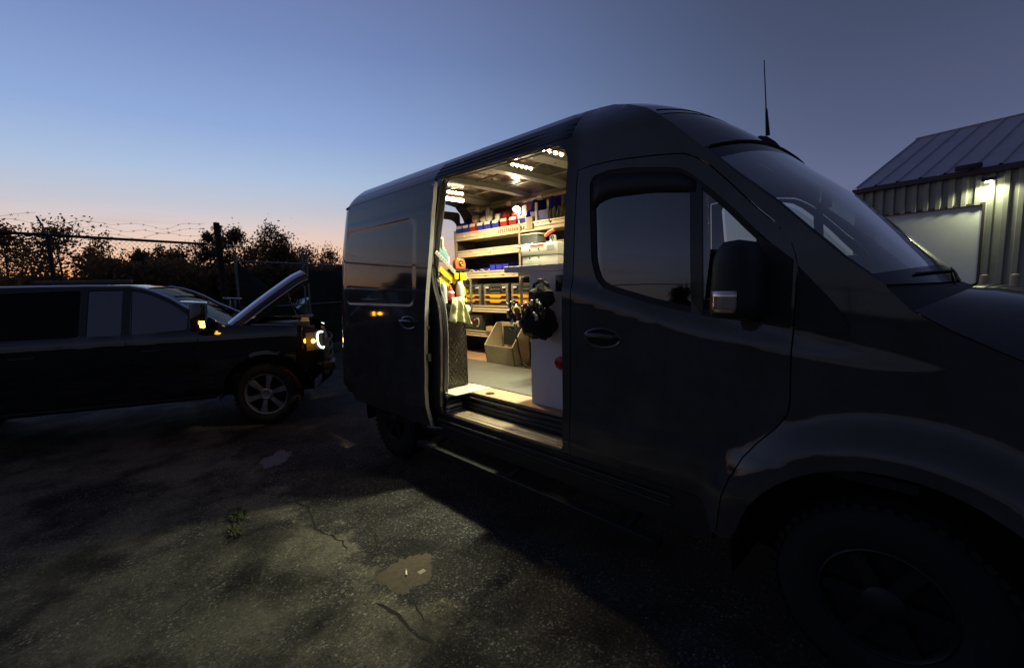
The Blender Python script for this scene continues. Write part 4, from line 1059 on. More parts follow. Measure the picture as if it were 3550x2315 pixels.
# ---- LED lamps
LEDW = emis('led warm and reflection', (1.0, .80, .50), 60); LEDB = emis('led bar', (1.0, .78, .44), 34)
def led(x0, x1, y_, z_, name, lab, bar=False, n=6, power=26, tilt=0, col=(1, .76, .42), spread=170):
    T = thing(name, lab, 'work light', ((x0+x1)/2, y_, z_)); h = (x1-x0)/2
    BX('housing', M('lamp housing', (.30, .22, .14), .35, .5), T, -h-.012, h+.012, -.028, .028, .0, .070 if bar else .028, bevel=.004)
    if bar: BX('diffuser', LEDB, T, -h, h, -.026, .0, -.034, -.001)
    for k in range(n):
        MB().lathe((-h+2*h*(k+.5)/n, -.029 if bar else 0, .052 if bar else -.001), (0, -1, 0) if bar else (0, 0, -1), [(.0135, 0), (.011, .010), (0, .014)], 12).build('led', LEDW, T)  # on the bar this glowing row stands in for its ceiling reflection
    ld = bpy.data.lights.new(name, 'AREA'); ld.shape = 'RECTANGLE'; ld.size = 2*h; ld.size_y = .03; ld.energy = power; ld.color = col; ld.spread = R(spread)
    o = bpy.data.objects.new('lamp_glow', ld); lk(o, T); o.location = (0, 0, -.055 if bar else -.03)
    o.rotation_euler = (0, R(tilt), 0)
    return T
led(2.90, 3.16, 4.00, 2.575, 'led_light_bar', 'bright warm LED bar on the van ceiling, rearmost of the three', True, 6, 44)
led(2.58, 2.84, 2.635, 2.585, 'led_dot_light', 'row of round LEDs on the ceiling rib, middle of the three', False, 5, 36, 8, (1.0, .98, .66), 104)
led(2.36, 2.62, 2.12, 2.545, 'led_dot_light', 'row of round LEDs near the front top corner of the door opening', False, 4, 10)
sp_ = thing('spot_lamp', 'glowing spotlight clamped on the rail above the far shelves', 'work light', (3.70, 3.70, 2.50))
MB().lathe((0, 0, 0), Vector((-.5, -.55, -.75)), [(.012, -.06), (.022, -.04), (.040, .03), (.042, .035)], 16).build('shade', M('lamp shade pale', (.7, .6, .4), .4), sp_, smooth=True)
MB().lathe(Vector((-.5, -.55, -.75)).normalized()*.036, Vector((-.5, -.55, -.75)), [(.041, 0), (.030, .012), (0, .018)], 16).build('bulb', emis('spot glow', (1, .84, .55), 30), sp_, smooth=True)
MB().tube([(0, 0, .0), (.02, .0, .06)], .010, 8).build('clamp', GALV, sp_)
ld = bpy.data.lights.new('spot', 'AREA'); ld.shape = 'DISK'; ld.size = .06; ld.energy = 7; ld.color = (1, .84, .58)
o = bpy.data.objects.new('spot_glow', ld); lk(o, sp_); o.location = Vector((-.5, -.55, -.75)).normalized()*.062; o.rotation_euler = Vector((-.5, -.55, -.75)).to_track_quat('-Z', 'Y').to_euler()

# ---- shelving along the far wall
SX = 3.634
shv = thing('shelving_unit', 'aluminium shelving with five lipped shelves along the far wall of the van', 'shelving', (0, 0, 0))
def shelf(y0, y1, zt, h, slots=(), lipx=SX):
    T = bpy.data.objects.new('shelf', None); lk(T, shv)
    BX('shelf_tray', ALU, T, lipx+.004, 3.975, y0, y1, zt-h+.012, zt-h+.016)
    m_ = MB(); prof = [(0, 0), (0, .010), (.010, .016), (.010, .34*h), (.003, .42*h), (.010, .50*h), (.010, h-.022), (0, h-.014), (0, h), (.012, h)]
    m_.grid([[(lipx+a, y_, zt-h+b) for a, b in prof] for y_ in (y0, y1)]); m_.build('shelf_lip', ALU, T, recalc=True)
    for s_ in slots: BX('label_slot', M('slot insert', (.70, .60, .36), .5), T, lipx-.002, lipx+.008, s_-.028, s_+.028, zt-h*.62, zt-h*.34)
    return T
sh1 = shelf(2.72, 4.77, 2.300, .098, (4.62, 4.42, 4.2))
for k in range(13): BX('lip_slit', M('slot shadow', (.22, .18, .10), .6), sh1, SX-.0015, SX+.006, 3.94-.034*k, 3.945-.034*k, 2.232, 2.272)
shelf(2.72, 4.755, 2.075, .086, (4.40, 4.12))
shelf(3.62, 4.70, 1.803, .085, (4.20, 3.9, 3.72))
shelf(3.30, 4.70, 1.380, .084)
shelf(3.30, 4.70, 1.062, .078, ())
UPR = M('upright grey', (.40, .36, .28), .45, .3)
for y_ in (4.79, 3.60, 2.70):
    BX('upright', UPR, shv, SX+.0, SX+.03, y_-.014, y_+.014, FZ, 2.34)
    BX('end_panel', INNER, shv, SX+.03, 3.97, y_-.004, y_+.004, FZ+.02, 2.30)
BX('wall_rail', UPR, van, 3.80, 3.84, 3.30, 3.335, 2.30, 2.58); BX('wall_rail', UPR, van, 3.80, 3.84, 3.10, 3.125, 2.30, 2.58)
BX('shelf_back', INNER, shv, 3.976, 3.982, 2.70, 4.79, FZ+.02, 2.34)
# ---- parts bins on the top shelf
BLUE = M('bin blue', (.03, .035, .42), .35); RED = M('bin red', (.42, .022, .015), .35); CARD = M('label card', (.80, .76, .66), .6)
POLY = M('clear bag plastic', (.62, .55, .46), .3, var=.2, vscale=20); BAGT = M('tan bag plastic', (.50, .36, .25), .35, var=.2, vscale=20)
def binn(yc, mat, lab, w_=.122, h=.150, z0=2.258, x0=3.655, dep=.26, seed=0, grp='small parts bins on the top shelf'):
    T = thing('parts_bin', lab, 'parts bin', (x0, yc, z0), group=grp)
    hw, hb = w_/2, w_/2*.86
    m_ = MB(); t_ = .004
    # sloped hopper front, tapered sides
    sidep = [(0, 0), (-.012, h*.62), (.04, h*1.20), (dep, h*1.42), (dep, 0)]
    for s_ in (-1, 1):
        m_.add([(x_, s_*(hb+(hw-hb)*min(1, z_/(h*.6))), z_) for x_, z_ in sidep]+[(x_, s_*(hb+(hw-hb)*min(1, z_/(h*.6))-.005), z_) for x_, z_ in sidep],
               [(0, 1, 2, 3, 4), (9, 8, 7, 6, 5)]+[(i, (i+1) % 5, 5+(i+1) % 5, 5+i) for i in range(5)])
    m_.add([(0, -hb, 0), (0, hb, 0), (-.012, hw, h*.62), (-.012, -hw, h*.62), (.004, -hb, 0), (.004, hb, 0), (-.008, hw, h*.62), (-.008, -hw, h*.62)], [(0, 1, 2, 3), (7, 6, 5, 4), (3, 2, 6, 7)])
    m_.add([(0, -hb, .003), (dep, -hb, .003), (dep, hb, .003), (0, hb, .003), (dep, -hw, h*1.42), (dep, hw, h*1.42)], [(0, 1, 2, 3), (1, 4, 5, 2)])
    m_.build('bin_shell', mat, T)
    if w_ < .2: MB().prism([(-.016, -hw*.84, h*.66), (-.016, hw*.84, h*.66), (-.009, hw*.84, h*.90), (-.009, -hw*.84, h*.90)], (.003, 0, 0)).build('label_card', CARD, T)
    return T
def bag(T, dx, dy, dz, sx_, sy_, sz_, mat, seed):
    m_ = MB(); rows = []
    for i in range(9):
        ph = math.pi*i/8; row = []
        for j in range(13):
            a = 2*math.pi*j/12; q = 1+.5*noise.noise(Vector((math.cos(a)*1.5*math.sin(ph)+seed, math.sin(a)*1.5*math.sin(ph), math.cos(ph)*1.7)))
            row.append((dx+sx_*math.sin(ph)*math.cos(a)*q, dy+sy_*math.sin(ph)*math.sin(a)*q, dz+sz_*math.cos(ph)*(q if i < 5 else 1)))
        rows.append(row)
    return m_.grid(rows).build('plastic_bag', mat, T, smooth=True, angle=28)
bins = [(4.712, BLUE, 'dark blue bin leftmost on the top shelf, a scrap of bag inside'), (4.573, BLUE, 'second blue bin from the left on the top shelf'), (4.433, RED, 'red bin third from the left with a tan bag sticking up'),
        (4.290, BLUE, 'blue bin right of the leftmost red bin, clear bag leaning out'), (4.150, BLUE, 'blue bin with the tall clear bag standing up'), (4.005, BLUE, 'blue bin holding clear tubes and a white box'),
        (3.862, RED, 'red bin immediately right of the bin with the white box'), (3.716, RED, 'red bin in front of the glowing spotlight'), (3.575, BLUE, 'blue bin with white dotted cards standing in it')]
for i, (yc, mt, lb) in enumerate(bins):
    T = binn(yc, mt, lb, w_=.120, seed=i)
    if i == 0: bag(T, .05, 0, .125, .03, .04, .018, POLY, 1)
    if i == 2: bag(T, .03, -.02, .185, .03, .055, .065, BAGT, 2)
    if i == 3: bag(T, .03, -.03, .16, .03, .055, .05, POLY, 3)
    if i == 4:
        bag(T, .04, .01, .20, .035, .06, .085, POLY, 4); bag(T, .02, -.02, .15, .03, .05, .03, POLY, 9)
    if i == 5:
        for k in range(3): MB().tube([(.03, .045-.022*k, .08), (.04, .040-.022*k, .205)], .009, 8).build('tube', POLY, T, smooth=True)
        BX('box', CARD, T, .0, .05, -.065, -.01, .12, .20)
    if i in (6, 7): bag(T, .03, .0, .17, .025, .045, .045, RED, 5+i)
    if i == 8:
        for k in range(2):
            c_ = MB().prism([(.01+.03*k, -.065+.03*k, .13), (.01+.03*k, .0+.03*k, .12), (.015+.03*k, .01+.03*k, .235), (.015+.03*k, -.055+.03*k, .245)], (.004, 0, 0)).build('dotted_card', CARD, T)
            for (a, b) in ((-.04, .16), (-.02, .19), (-.01, .15), (-.035, .215), (-.015, .225)): MB().lathe((.0085+.03*k, a+.03*k, b), (-1, 0, 0), [(0, .0008), (.004, .0008), (.004, 0)], 8).build('dot', BLACKG, c_)
T = binn(3.30, BLUE, 'large blue bin with a white strip down its front', w_=.27, h=.24, dep=.28)
BX('strip', CARD, T, -.020, -.004, .025, .055, .02, .235)
tb = thing('small_carton', 'tan carton with a blue side in front of the large blue bin', 'carton', (3.63, 3.44, 2.222))
BX('box', M('carton tan', (.62, .50, .30), .6), tb, 0, .05, -.05, .06, 0, .135); BX('side_label', M('label pale blue', (.45, .58, .68), .5), tb, -.002, 0, .02, .058, .01, .13)
gl = thing('work_gloves', 'dark green crumpled gloves heaped beside the large blue bin', 'gloves', (3.66, 3.06, 2.30)); OL = M('olive fabric', (.085, .080, .045), .9, var=.3, vscale=20)
for k in range(5):
    g_ = bag(gl, .01*k, .09-.045*k, .03+.01*(k % 2), .03, .028, .085, OL, 20+k); g_.name = 'glove'
jn = thing('jacket', 'dark jacket hanging behind the front end of the top shelf', 'jacket', (3.78, 2.92, 2.42)); bag(jn, 0, 0, 0, .05, .09, .12, M('grey green fabric', (.16, .17, .13), .9, var=.2), 33).name = 'cloth'
# third shelf: blue trays
tr3 = [(3.98, .34, .10, 'wide low blue tray at the right of the third shelf'), (4.24, .12, .06, 'small blue cup in the middle of the third shelf'), (4.40, .11, .05, 'small blue cup nearer the left of the third shelf'), (4.53, .09, .05, 'small pale-rimmed blue cup leftmost on the third shelf')]
for yc, w_, h, lb in tr3:
    T = thing('parts_tray', lb, 'tray', (3.66, yc, 1.735), group='blue trays on the third shelf'); hb = w_/2
    for k in range(max(1, round(w_/.11))):
        q = w_/max(1, round(w_/.11)); yy = -hb+q*(k+.5)
        m_ = MB().box(0, .004, yy-q*.46, yy+q*.46, 0, h+.035).box(.2, .204, yy-q*.46, yy+q*.46, 0, h+.06).box(0, .204, yy-q*.46, yy-q*.43, 0, h+.045).box(0, .204, yy+q*.43, yy+q*.46, 0, h+.045).box(0, .204, yy-q*.45, yy+q*.45, 0, .004)
        m_.build('cup', BLUE, T)
bk = thing('loose_hoses', 'pale hoses and cables lying over the third shelf lip', 'hose', (3.65, 4.1, 1.80))
for k in range(4): MB().tube([(.02*k, .40-.17*k+.1*math.sin(j), .012+.012*math.sin(j*1.3+k)) for j in [i*.4 for i in range(8)]][:8] and [(.0+.01*k, .42-.20*k-.025*j, .010+.014*math.sin(j*.9+k)) for j in range(8)], .006, 6).build('hose', M('pale hose', (.62, .52, .33), .5), bk, smooth=True)
# ---- stacked tool cases on the fourth shelf
CASE = M('case dark grey plastic', (.045, .045, .042), .42, var=.15, vscale=20, bump=.1, bscale=100); YEL = M('drawer handle yellow', (.80, .42, .03), .4); LAT = M('latch pale metal', (.80, .78, .70), .3, .3); CG = M('case bright grey', (.15, .15, .14), .4)
for i, (y0, y1, lb) in enumerate(((4.30, 4.74, 'tool case stack with yellow drawer grips, left one half behind the grab handle'), (3.80, 4.262, 'tool case stack with yellow drawer grips, middle one of three'), (3.315, 3.772, 'tool case stack with yellow drawer grips, right one beside the grey cabinet'))):
    T = thing('tool_case', lb, 'tool case', (SX+.012, (y0+y1)/2, 1.372), group='drawer tool cases on the fourth shelf'); h = (y1-y0)/2; dz = .082
    BX('drawer_base', CASE, T, 0, .30, -h, h, -.056, .150, bevel=.008)
    BX('case_lid', CASE, T, .004, .30, -h+.004, h-.004, .154, .272, bevel=.010)
    for s_ in (-1, 1):
        BX('corner_post', CG, T, -.006, .02, s_*(h-.052) if s_ > 0 else -h+.012, s_*h-.012 if s_ > 0 else -h+.052, 0.01, .262, bevel=.004)
        BX('latch', LAT, T, -.014, .0, s_*h*.66-.030, s_*h*.66+.030, .214, .236, bevel=.006)
        BX('lid_highlight', CG, T, -.004, .004, s_*h*.66-.05, s_*h*.66+.05, .243, .262, bevel=.003)
    BX('lid_grip', CG, T, -.008, .0, -.085, .085, .200, .210); BX('lid_grip', LINER, T, -.006, .0, -.075, .075, .212, .238)
    BX('grip_recess', LINER, T, -.005, .0, -.095, .095, .170, .190); BX('grip_bar', CG, T, -.009, -.001, -.08, .08, .157, .167)
    for z_ in (.126, .066):
        hy = h*.84; k_ = .44
        MB().prism([(-.014, -hy, z_+.018), (-.014, -hy, z_), (-.014, -hy*k_-.02, z_), (-.014, -hy*k_, z_-.022), (-.014, hy*k_, z_-.022), (-.014, hy*k_+.02, z_), (-.014, hy, z_), (-.014, hy, z_+.018)], (.016, 0, 0)).build('drawer_grip', YEL, T)
        if i == 2: BX('print_line', BLACKG, T, -.0155, -.0142, -.11, -.03, z_+.004, z_+.008)
# ---- fifth shelf and below
ch = thing('charger_box', 'black battery charger box with a red button and grey socket', 'charger', (SX+.02, 4.52, .995)); BX('case', CASE, ch, 0, .2, -.20, .20, 0, .27, bevel=.01)
BX('vent', CG, ch, -.004, .0, -.02, .17, .215, .235); BX('vent', CG, ch, -.004, 0, -.02, .17, .105, .118); BX('vent_dark', LINER, ch, -.003, 0, 0, .16, .13, .19)
MB().lathe((-.001, -.06, .195), (-1, 0, 0), [(.017, 0), (.016, .008), (0, .011)], 14).build('button', M('button red', (.75, .12, .09), .4), ch, smooth=True)
MB().tube([(-.012, -.13+.03*math.cos(a), .165+.055*math.sin(a)) for a in [R(60+240*k/10) for k in range(11)]], .008, 6).build('socket_ring', M('socket grey green', (.38, .40, .32), .5), ch, smooth=True)
tr = thing('wooden_tray', 'shallow pale wooden tray lying on the lowest shelf', 'tray', (SX-.02, 3.96, 1.065)); WD = M('pale wood', (.60, .46, .24), .6, var=.15, vscale=12)
m_ = MB().box(0, .012, -.25, .25, 0, .055).box(.2, .212, -.25, .25, 0, .055).box(0, .212, -.25, -.238, 0, .055).box(0, .212, .238, .25, 0, .055).box(.005, .2, -.245, .245, .0, .006); m_.build('frame', WD, tr)
BX('sheet', M('sand paper', (.48, .30, .12), .8), tr, .02, .18, -.22, .10, .052, .060)
yl = thing('price_tag', 'yellow tag clipped over the lip of the lowest shelf', 'tag', (SX-.006, 3.74, .988)); MB().prism([(0, -.045, .0), (0, .038, .0), (0, .046, .088), (0, -.050, .088)], (.003, 0, 0)).build('card', M('tag yellow', (.85, .72, .04), .5), yl); BX('print', M('tag print', (.40, .30, .02), .5), yl, -.001, 0, -.03, .03, .03, .036)
hd = thing('hand_tools', 'grey clamp and pliers piled at the end of the lowest shelf', 'tools', (SX-.03, 3.60, 1.06)); rnd = random.Random(5)
for k in range(9):
    p = Vector((rnd.uniform(0, .10), rnd.uniform(-.12, .10), rnd.uniform(.01, .11))); d = Vector((rnd.uniform(-.3, .3), rnd.uniform(-1, 1), rnd.uniform(-.8, .8))).normalized()*rnd.uniform(.03, .075)
    MB().tube([p-d, p, p+d], [.006, .013, .008], 7).build('tool', [GALV, CREAM, CASE, LAT][k % 4], hd, smooth=True)
BX('block', CREAM, hd, -.02, .10, -.13, .03, .12, .15, bevel=.005); BX('block', CREAM, hd, 0, .08, .06, .10, .04, .13, bevel=.004)
pb = thing('plywood_tote', 'open plywood tote box with sloping ends on the van floor', 'tote box', (3.27, 3.575, FZ+.008)); TP = M('tote plywood', (.42, .35, .22), .6, var=.12, vscale=9)
hw = .225; sp = [(0, 0), (-.035, .20), (.16, .44), (.24, .44), (.24, 0)]
BX('back_panel', TP, pb, .228, .24, -hw, hw, 0, .44); 
MB().prism([(0, -hw, 0), (0, hw, 0), (-.035, hw, .20), (-.035, -hw, .20)], (.012, 0, 0)).build('front_panel', TP, pb)
for s_ in (-1, 1): MB().prism([(x_, s_*hw-(.012 if s_ > 0 else 0), z_) for x_, z_ in sp], (0, .012, 0)).build('end_panel', TP, pb)
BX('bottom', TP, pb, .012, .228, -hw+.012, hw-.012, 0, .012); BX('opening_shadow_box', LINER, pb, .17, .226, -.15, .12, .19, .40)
cb_ = thing('power_cable', 'black cable looped over the right end of the plywood tote', 'cable', (3.29, 3.30, FZ))
for k in range(2): MB().tube([(.02, .06-.012*k, .44), (-.012, .03, .36), (-.012, .0, .20+.02*k), (-.015, -.05, .06), (-.01, -.13-.03*k, .012), (.02, -.20, .016), (.08, -.12, .2), (.13, -.02, .40), (.12, .02, .46)], .008, 7).build('cable', SEAL, cb_, smooth=True)
# ---- workbench cabinet beside the bulkhead
GREY = M('cabinet grey', (.74, .70, .76), .6, var=.05, vscale=5)
cab_ = thing('workbench', 'grey workbench cabinet just inside the door by the bulkhead', 'workbench', (0, 0, 0))
BX('side_panel', GREY, cab_, 2.350, 2.368, 1.70, 2.235, FZ, 1.715)
BX('front_panel', GREY, cab_, 2.369, 3.2, 2.215, 2.233, FZ, 1.715)
BX('worktop', GREY, cab_, 2.34, 3.35, 1.69, 2.485, 1.716, 1.762, bevel=.003)
BX('worktop_step', GREY, cab_, 2.40, 3.35, 1.69, 2.40, 1.690, 1.7155)
BX('switch_plate', BLACKG, cab_, 2.340, 2.350, 1.925, 1.985, 1.575, 1.685, bevel=.004)
BX('socket', LINER, cab_, 2.343, 2.350, 1.93, 1.965, 1.63, 1.66)
MB().tube([(2.75, 2.40, 1.70), (2.72, 2.62, 1.70), (2.70, 2.66, 1.68), (2.70, 2.67, 1.62), (2.70, 2.66, 1.42), (2.72, 2.62, 1.39), (2.75, 2.40, 1.385)], .012, 8).build('grab_bar', M('bar dark grey', (.13, .12, .11), .35, .4), cab_, smooth=True)
MB().lathe((2.349, 1.955, 1.085), (-1, 0, 0), [(.048, 0), (.046, .012), (.02, .02), (0, .021)], 8).build('red_reflector', M('reflector red', (.35, .01, .02), .25), cab_, smooth=True)
# grey polycarbonate box and things on the bench
gb = thing('grey_enclosure', 'grey plastic electrical enclosure with a red strip on the workbench', 'enclosure', (2.75, 2.50, 1.763)); GP = M('enclosure grey green', (.52, .54, .46), .45, var=.05)
BX('body', GP, gb, 0, .26, -.195, .195, 0, .095, bevel=.006); BX('lid', GP, gb, -.006, .266, -.20, .20, .098, .192, bevel=.008)
BX('red_strip', M('strip red', (.62, .05, .03), .4), gb, -.0085, -.004, -.055, .095, .172, .186); BX('label_plate', M('plate grey', (.28, .28, .26), .4), gb, -.009, -.005, -.165, -.09, .135, .172)
for a, b in ((.10, .15), (.0, .15), (.10, .08), (.0, .08)): MB().lathe((-.005, a, b), (-1, 0, 0), [(.007, 0), (.007, .003), (0, .003)], 8).build('screw', BLACKG, gb)
bb = thing('black_case', 'small black latched case behind the grey enclosure', 'case', (2.98, 2.83, 1.975)); BX('shell', CASE, bb, 0, .12, -.10, .10, 0, .092, bevel=.006); BX('rim', M('case rim', (.40, .36, .26), .4), bb, -.004, .124, -.104, .104, .0925, .106, bevel=.004)
BX('stand_board', GP, gb, .10, .36, .16, .42, .193, .208)
for s_ in (-.04, .035): BX('latch', LAT, bb, -.004, 0, s_-.006, s_+.006, .012, .022)
tg = thing('bench_tool', 'white handheld tool with a red grip on top of the enclosure', 'tool', (2.93, 2.50, 1.962)); MB().tube([(0, 0, 0), (0, 0, .07)], [.03, .024], 10).build('body', CREAM, tg, smooth=True); MB().tube([(0, .09, .07), (0, .04, .10), (0, -.01, .115)], [.012, .017, .013], 8).build('grip', M('grip red', (.75, .08, .04), .4), tg, smooth=True); MB().lathe((-.026, -.01, .05), (-1, 0, 0), [(.022, 0), (.02, .012), (.01, .012), (.008, .004), (0, .004)], 14).build('knob', CASE, tg, smooth=True)
# ---- black tool bag hanging on the cabinet
tbg = thing('tool_bag', 'bulging black tool bag stuffed with hand tools hanging on the cabinet side', 'tool bag', (2.240, 2.055, 1.245)); BK = M('bag black fabric', (.010, .010, .010), .9, bump=.5, bscale=60)
m_ = MB(); rows = []
for i in range(15):
    ph = math.pi*i/14; row = []
    for j in range(25):
        a = 2*math.pi*j/24; q = 1+.30*noise.noise(Vector((math.cos(a)*2*math.sin(ph), math.sin(a)*2*math.sin(ph)+7, math.cos(ph)*2)))+.17*noise.noise(Vector((math.cos(a)*7*math.sin(ph), math.sin(a)*7*math.sin(ph), math.cos(ph)*7)))
        row.append((.095*abs(math.sin(ph))**.7*math.copysign(abs(math.cos(a))**.8, math.cos(a))*q, .126*abs(math.sin(ph))**.6*math.copysign(abs(math.sin(a))**.8, math.sin(a))*q, .125+.112*math.cos(ph)*q))
    rows.append(row)
m_.grid(rows).build('bag_body', BK, tbg, smooth=True, angle=60)
bag(tbg, .02, -.02, .30, .06, .10, .085, BK, 41).name = 'bag_top'
MB().tube([(.03, .08, .30), (.03, .06, .38), (.04, .0, .405), (.03, -.06, .38), (.03, -.09, .30)], .011, 8).build('handle', BK, tbg, smooth=True)
BX('handle_wrap', M('wrap tan', (.35, .25, .13), .7), tbg, .02, .055, -.02, .025, .395, .418, bevel=.004)
rnd = random.Random(9); TM = [CREAM, M('grip pink', (.80, .22, .20), .4), M('grip yellow', (.75, .55, .10), .4), CASE, LAT, M('grip orange', (.70, .12, .03), .45), M('grip red dark', (.35, .03, .02), .45)]
for k in range(46):
    a = rnd.uniform(-1, 1); p = Vector((-.088+rnd.uniform(-.025, .03), .160*a+.04, .16+.13*rnd.random()*(1-.3*abs(a)))); d = Vector((rnd.uniform(-.5, .2), rnd.uniform(-.6, .6), 1)).normalized()*rnd.uniform(.018, .045)
    MB().tube([p-d, p, p+d*.8, p+d], [.005, .008, .009, .004], 7).build('hand_tool', TM[rnd.choice((0, 3, 3, 3, 4, 3, 5, 6, 3, 3))], tbg, smooth=True)
for p, r_, m__ in (((-.105, .10, .215), .024, TM[2]), ((-.10, .018, .245), .021, TM[1])):
    MB().lathe(p, (-.4, .2, .6), [(0, -r_*1.4), (r_*.7, -r_), (r_, 0), (r_*.8, r_*.8), (0, r_*1.2)], 12).build('screwdriver_grip', m__, tbg, smooth=True)
for k in range(16):
    p = Vector((-.07+rnd.uniform(-.02, .02), .19+rnd.uniform(-.03, .02), .06+.012*k)); MB().tube([p, p+Vector((rnd.uniform(-.02, .02), rnd.uniform(-.02, .03), .02))], .006, 6).build('clip', TM[rnd.choice((0, 4, 3, 3, 3))], tbg)
# ---- diamond plate partition at the rear edge of the opening
DPM = M('black diamond plate', (.020, .017, .014), .28, .4, rvar=.06, vscale=10)
dp = thing('diamond_plate_cabinet', 'black diamond plate cabinet end behind the door pillar', 'cabinet', (0, 0, 0)); DY = 3.075
BX('plate', DPM, dp, 2.125, 2.420, DY, DY+.012, FZ+.008, 1.76)
BX('cabinet_side', INNER, dp, 2.405, 2.420, DY+.013, DY+.95, FZ+.008, 1.76); BX('cabinet_top', INNER, dp, 2.15, 2.420, DY+.013, DY+.95, 1.745, 1.76)
lug = MB()
for i in range(7):
    for j in range(22):
        x_, z_ = 2.145+.040*i+(.0 if j % 2 else .020), .80+.028*j
        if x_ > 2.41 or z_ > 1.42: continue
        s_ = 1 if (i+j) % 2 else -1; d = Vector((.010*s_, 0, .012))
        lug.obox((x_, DY-.001, z_), d, (0, .0022, 0), Vector((-.0028, 0, .0028*s_)))
lug.build('tread_lugs', M('lug worn', (.10, .09, .07), .25, .6), dp)
BX('frame_edge', BLACKP, dp, 2.40, 2.428, DY-.006, DY, 1.42, 1.86)
BX('bracket_top', BLACKP, dp, 2.26, 2.43, DY-.05, DY+.02, 1.752, 1.772)
for z_ in (1.80, 1.735): MB().lathe((2.415, DY-.007, z_), (0, -1, 0), [(.008, 0), (.007, .004), (0, .005)], 8).build('rivet', LAT, dp)
MB().tube([(2.405, DY-.01, 1.690), (2.425, DY-.045, 1.690), (2.442, DY-.052, 1.675), (2.446, DY-.052, 1.64), (2.446, DY-.052, 1.44), (2.440, DY-.050, 1.405), (2.420, DY-.03, 1.392), (2.405, DY-.01, 1.390)], .010, 8).build('grab_handle', M('handle silver', (.70, .66, .55), .2, .9), dp, smooth=True)
YL = M('tool yellow', (.85, .62, .02), .4); 
sw = thing('folding_level', 'yellow and black folding sawhorse hung across the diamond plate', 'sawhorse', (0, DY-.02, 0))
def bar(a, b, w_, mat, name, y_=0, th=.012, par=sw):
    a, b = Vector((a[0], 0, a[1])), Vector((b[0], 0, b[1])); d = (b-a)/2; n_ = Vector((-d.z, 0, d.x)).normalized()*w_/2
    return MB().obox((a+b)/2+Vector((0, y_, 0)), d, n_, (0, th/2, 0)).build(name, mat, par, bevel=.002)
bar((2.14, 1.775), (2.30, 1.66), .052, YL, 'yellow_leg', -.012); bar((2.135, 1.69), (2.23, 1.60), .085, YL, 'yellow_leg', .0)
bar((2.14, 1.745), (2.42, 1.50), .045, BLACKP, 'black_web', .010); bar((2.355, 1.63), (2.425, 1.56), .055, YL, 'yellow_leg', .004)
bar((2.33, 1.56), (2.425, 1.44), .034, BLACKP, 'black_web', -.006); bar((2.40, 1.52), (2.42, 1.39), .035, YL, 'yellow_foot', -.004); bar((2.225, 1.64), (2.26, 1.56), .03, YL, 'yellow_leg', -.014)
bar((2.275, 1.71), (2.315, 1.71), .055, YL, 'yellow_hinge', -.03); bar((2.345, 1.705), (2.40, 1.705), .060, YL, 'yellow_hinge', -.03); bar((2.34, 1.74), (2.345, 1.64), .022, YL, 'hinge_pin', -.036)
for p in ((2.297, 1.71), (2.37, 1.705), (2.13, 1.74), (2.16, 1.66), (2.405, 1.49)): MB().lathe((p[0], -.045 if p[0] > 2.28 else -.022, p[1]), (0, -1, 0), [(.004, 0), (.003, .003), (0, .003)], 8).build('rivet', BLACKG, sw)
MB().tube([(2.13, -.03, 1.76), (2.17, -.035, 1.70), (2.22, -.035, 1.655), (2.25, -.03, 1.66)], .003, 5).build('wire', GALV, sw)
rf_ = thing('rafter_square', 'silver graduated steel rule leaning over the yellow sawhorse', 'steel rule', (0, DY-.05, 0)); SIL = M('rule silver', (.62, .62, .58), .3, .5)
bar((2.10, 1.905), (2.285, 1.74), .034, SIL, 'blade', 0, .004, rf_)
for k in range(9):
    t_ = k/9; bar((2.115+.17*t_, 1.902-.152*t_), (2.120+.17*t_-.008, 1.902-.152*t_-.010), .0025, BLACKG, 'graduation', -.004, .002, rf_)
tp = thing('tape_measure', 'orange tape measure with a round black and yellow badge', 'tape measure', (2.350, DY-.045, 1.812)); OR = M('tape orange', (.85, .12, .03), .4)
MB().prism([(-.052, 0, -.040), (.052, 0, -.040), (.052, 0, .015), (.030, 0, .043), (-.030, 0, .047), (-.052, 0, .02)], (0, .045, 0)).build('case', OR, tp, bevel=.008)
MB().lathe((.004, .0, .004), (0, -1, 0), [(.026, 0), (.025, .003), (0, .003)], 20).build('badge', BLACKG, tp)
for a, b, c, d in ((-.016, .004, .018, .003), (.0, -.012, .010, .004), (-.012, .010, .012, .0025)): BX('badge_print', YL, tp, .004+a, .004+a+c*1.6, -.0045, -.003, b, b+d*1.6)
tl = thing('teal_sprayer', 'teal cordless tool with a white tube above the steel rule', 'tool', (2.20, DY+.02, 1.85)); TEAL = M('tool teal', (.16, .30, .29), .45)
BX('body', TEAL, tl, -.055, .045, -.03, .04, -.02, .085, bevel=.015); MB().tube([(.03, 0, .07), (.055, 0, .02), (.05, 0, -.04)], [.02, .018, .02], 8).build('grip', TEAL, tl, smooth=True)
MB().tube([(.002, -.02, .08), (.002, -.02, .165)], .014, 12).build('white_tube', M('white tube', (.85, .83, .74), .4), tl, smooth=True); MB().tube([(-.01, -.02, .17), (.012, -.02, .172)], .006, 8).build('tube_cap', M('cap brass', (.55, .35, .15), .35, .6), tl)
BX('battery', M('white tube', (0, 0, 0)), tl, .045, .065, -.03, .0, -.03, .02, bevel=.004); BX('base', M('white tube', (0, 0, 0)), tl, -.085, -.06, -.03, .02, .04, .10, bevel=.006)
CANM = M('can pale grey', (.58, .58, .54), .35, .3, var=.06)
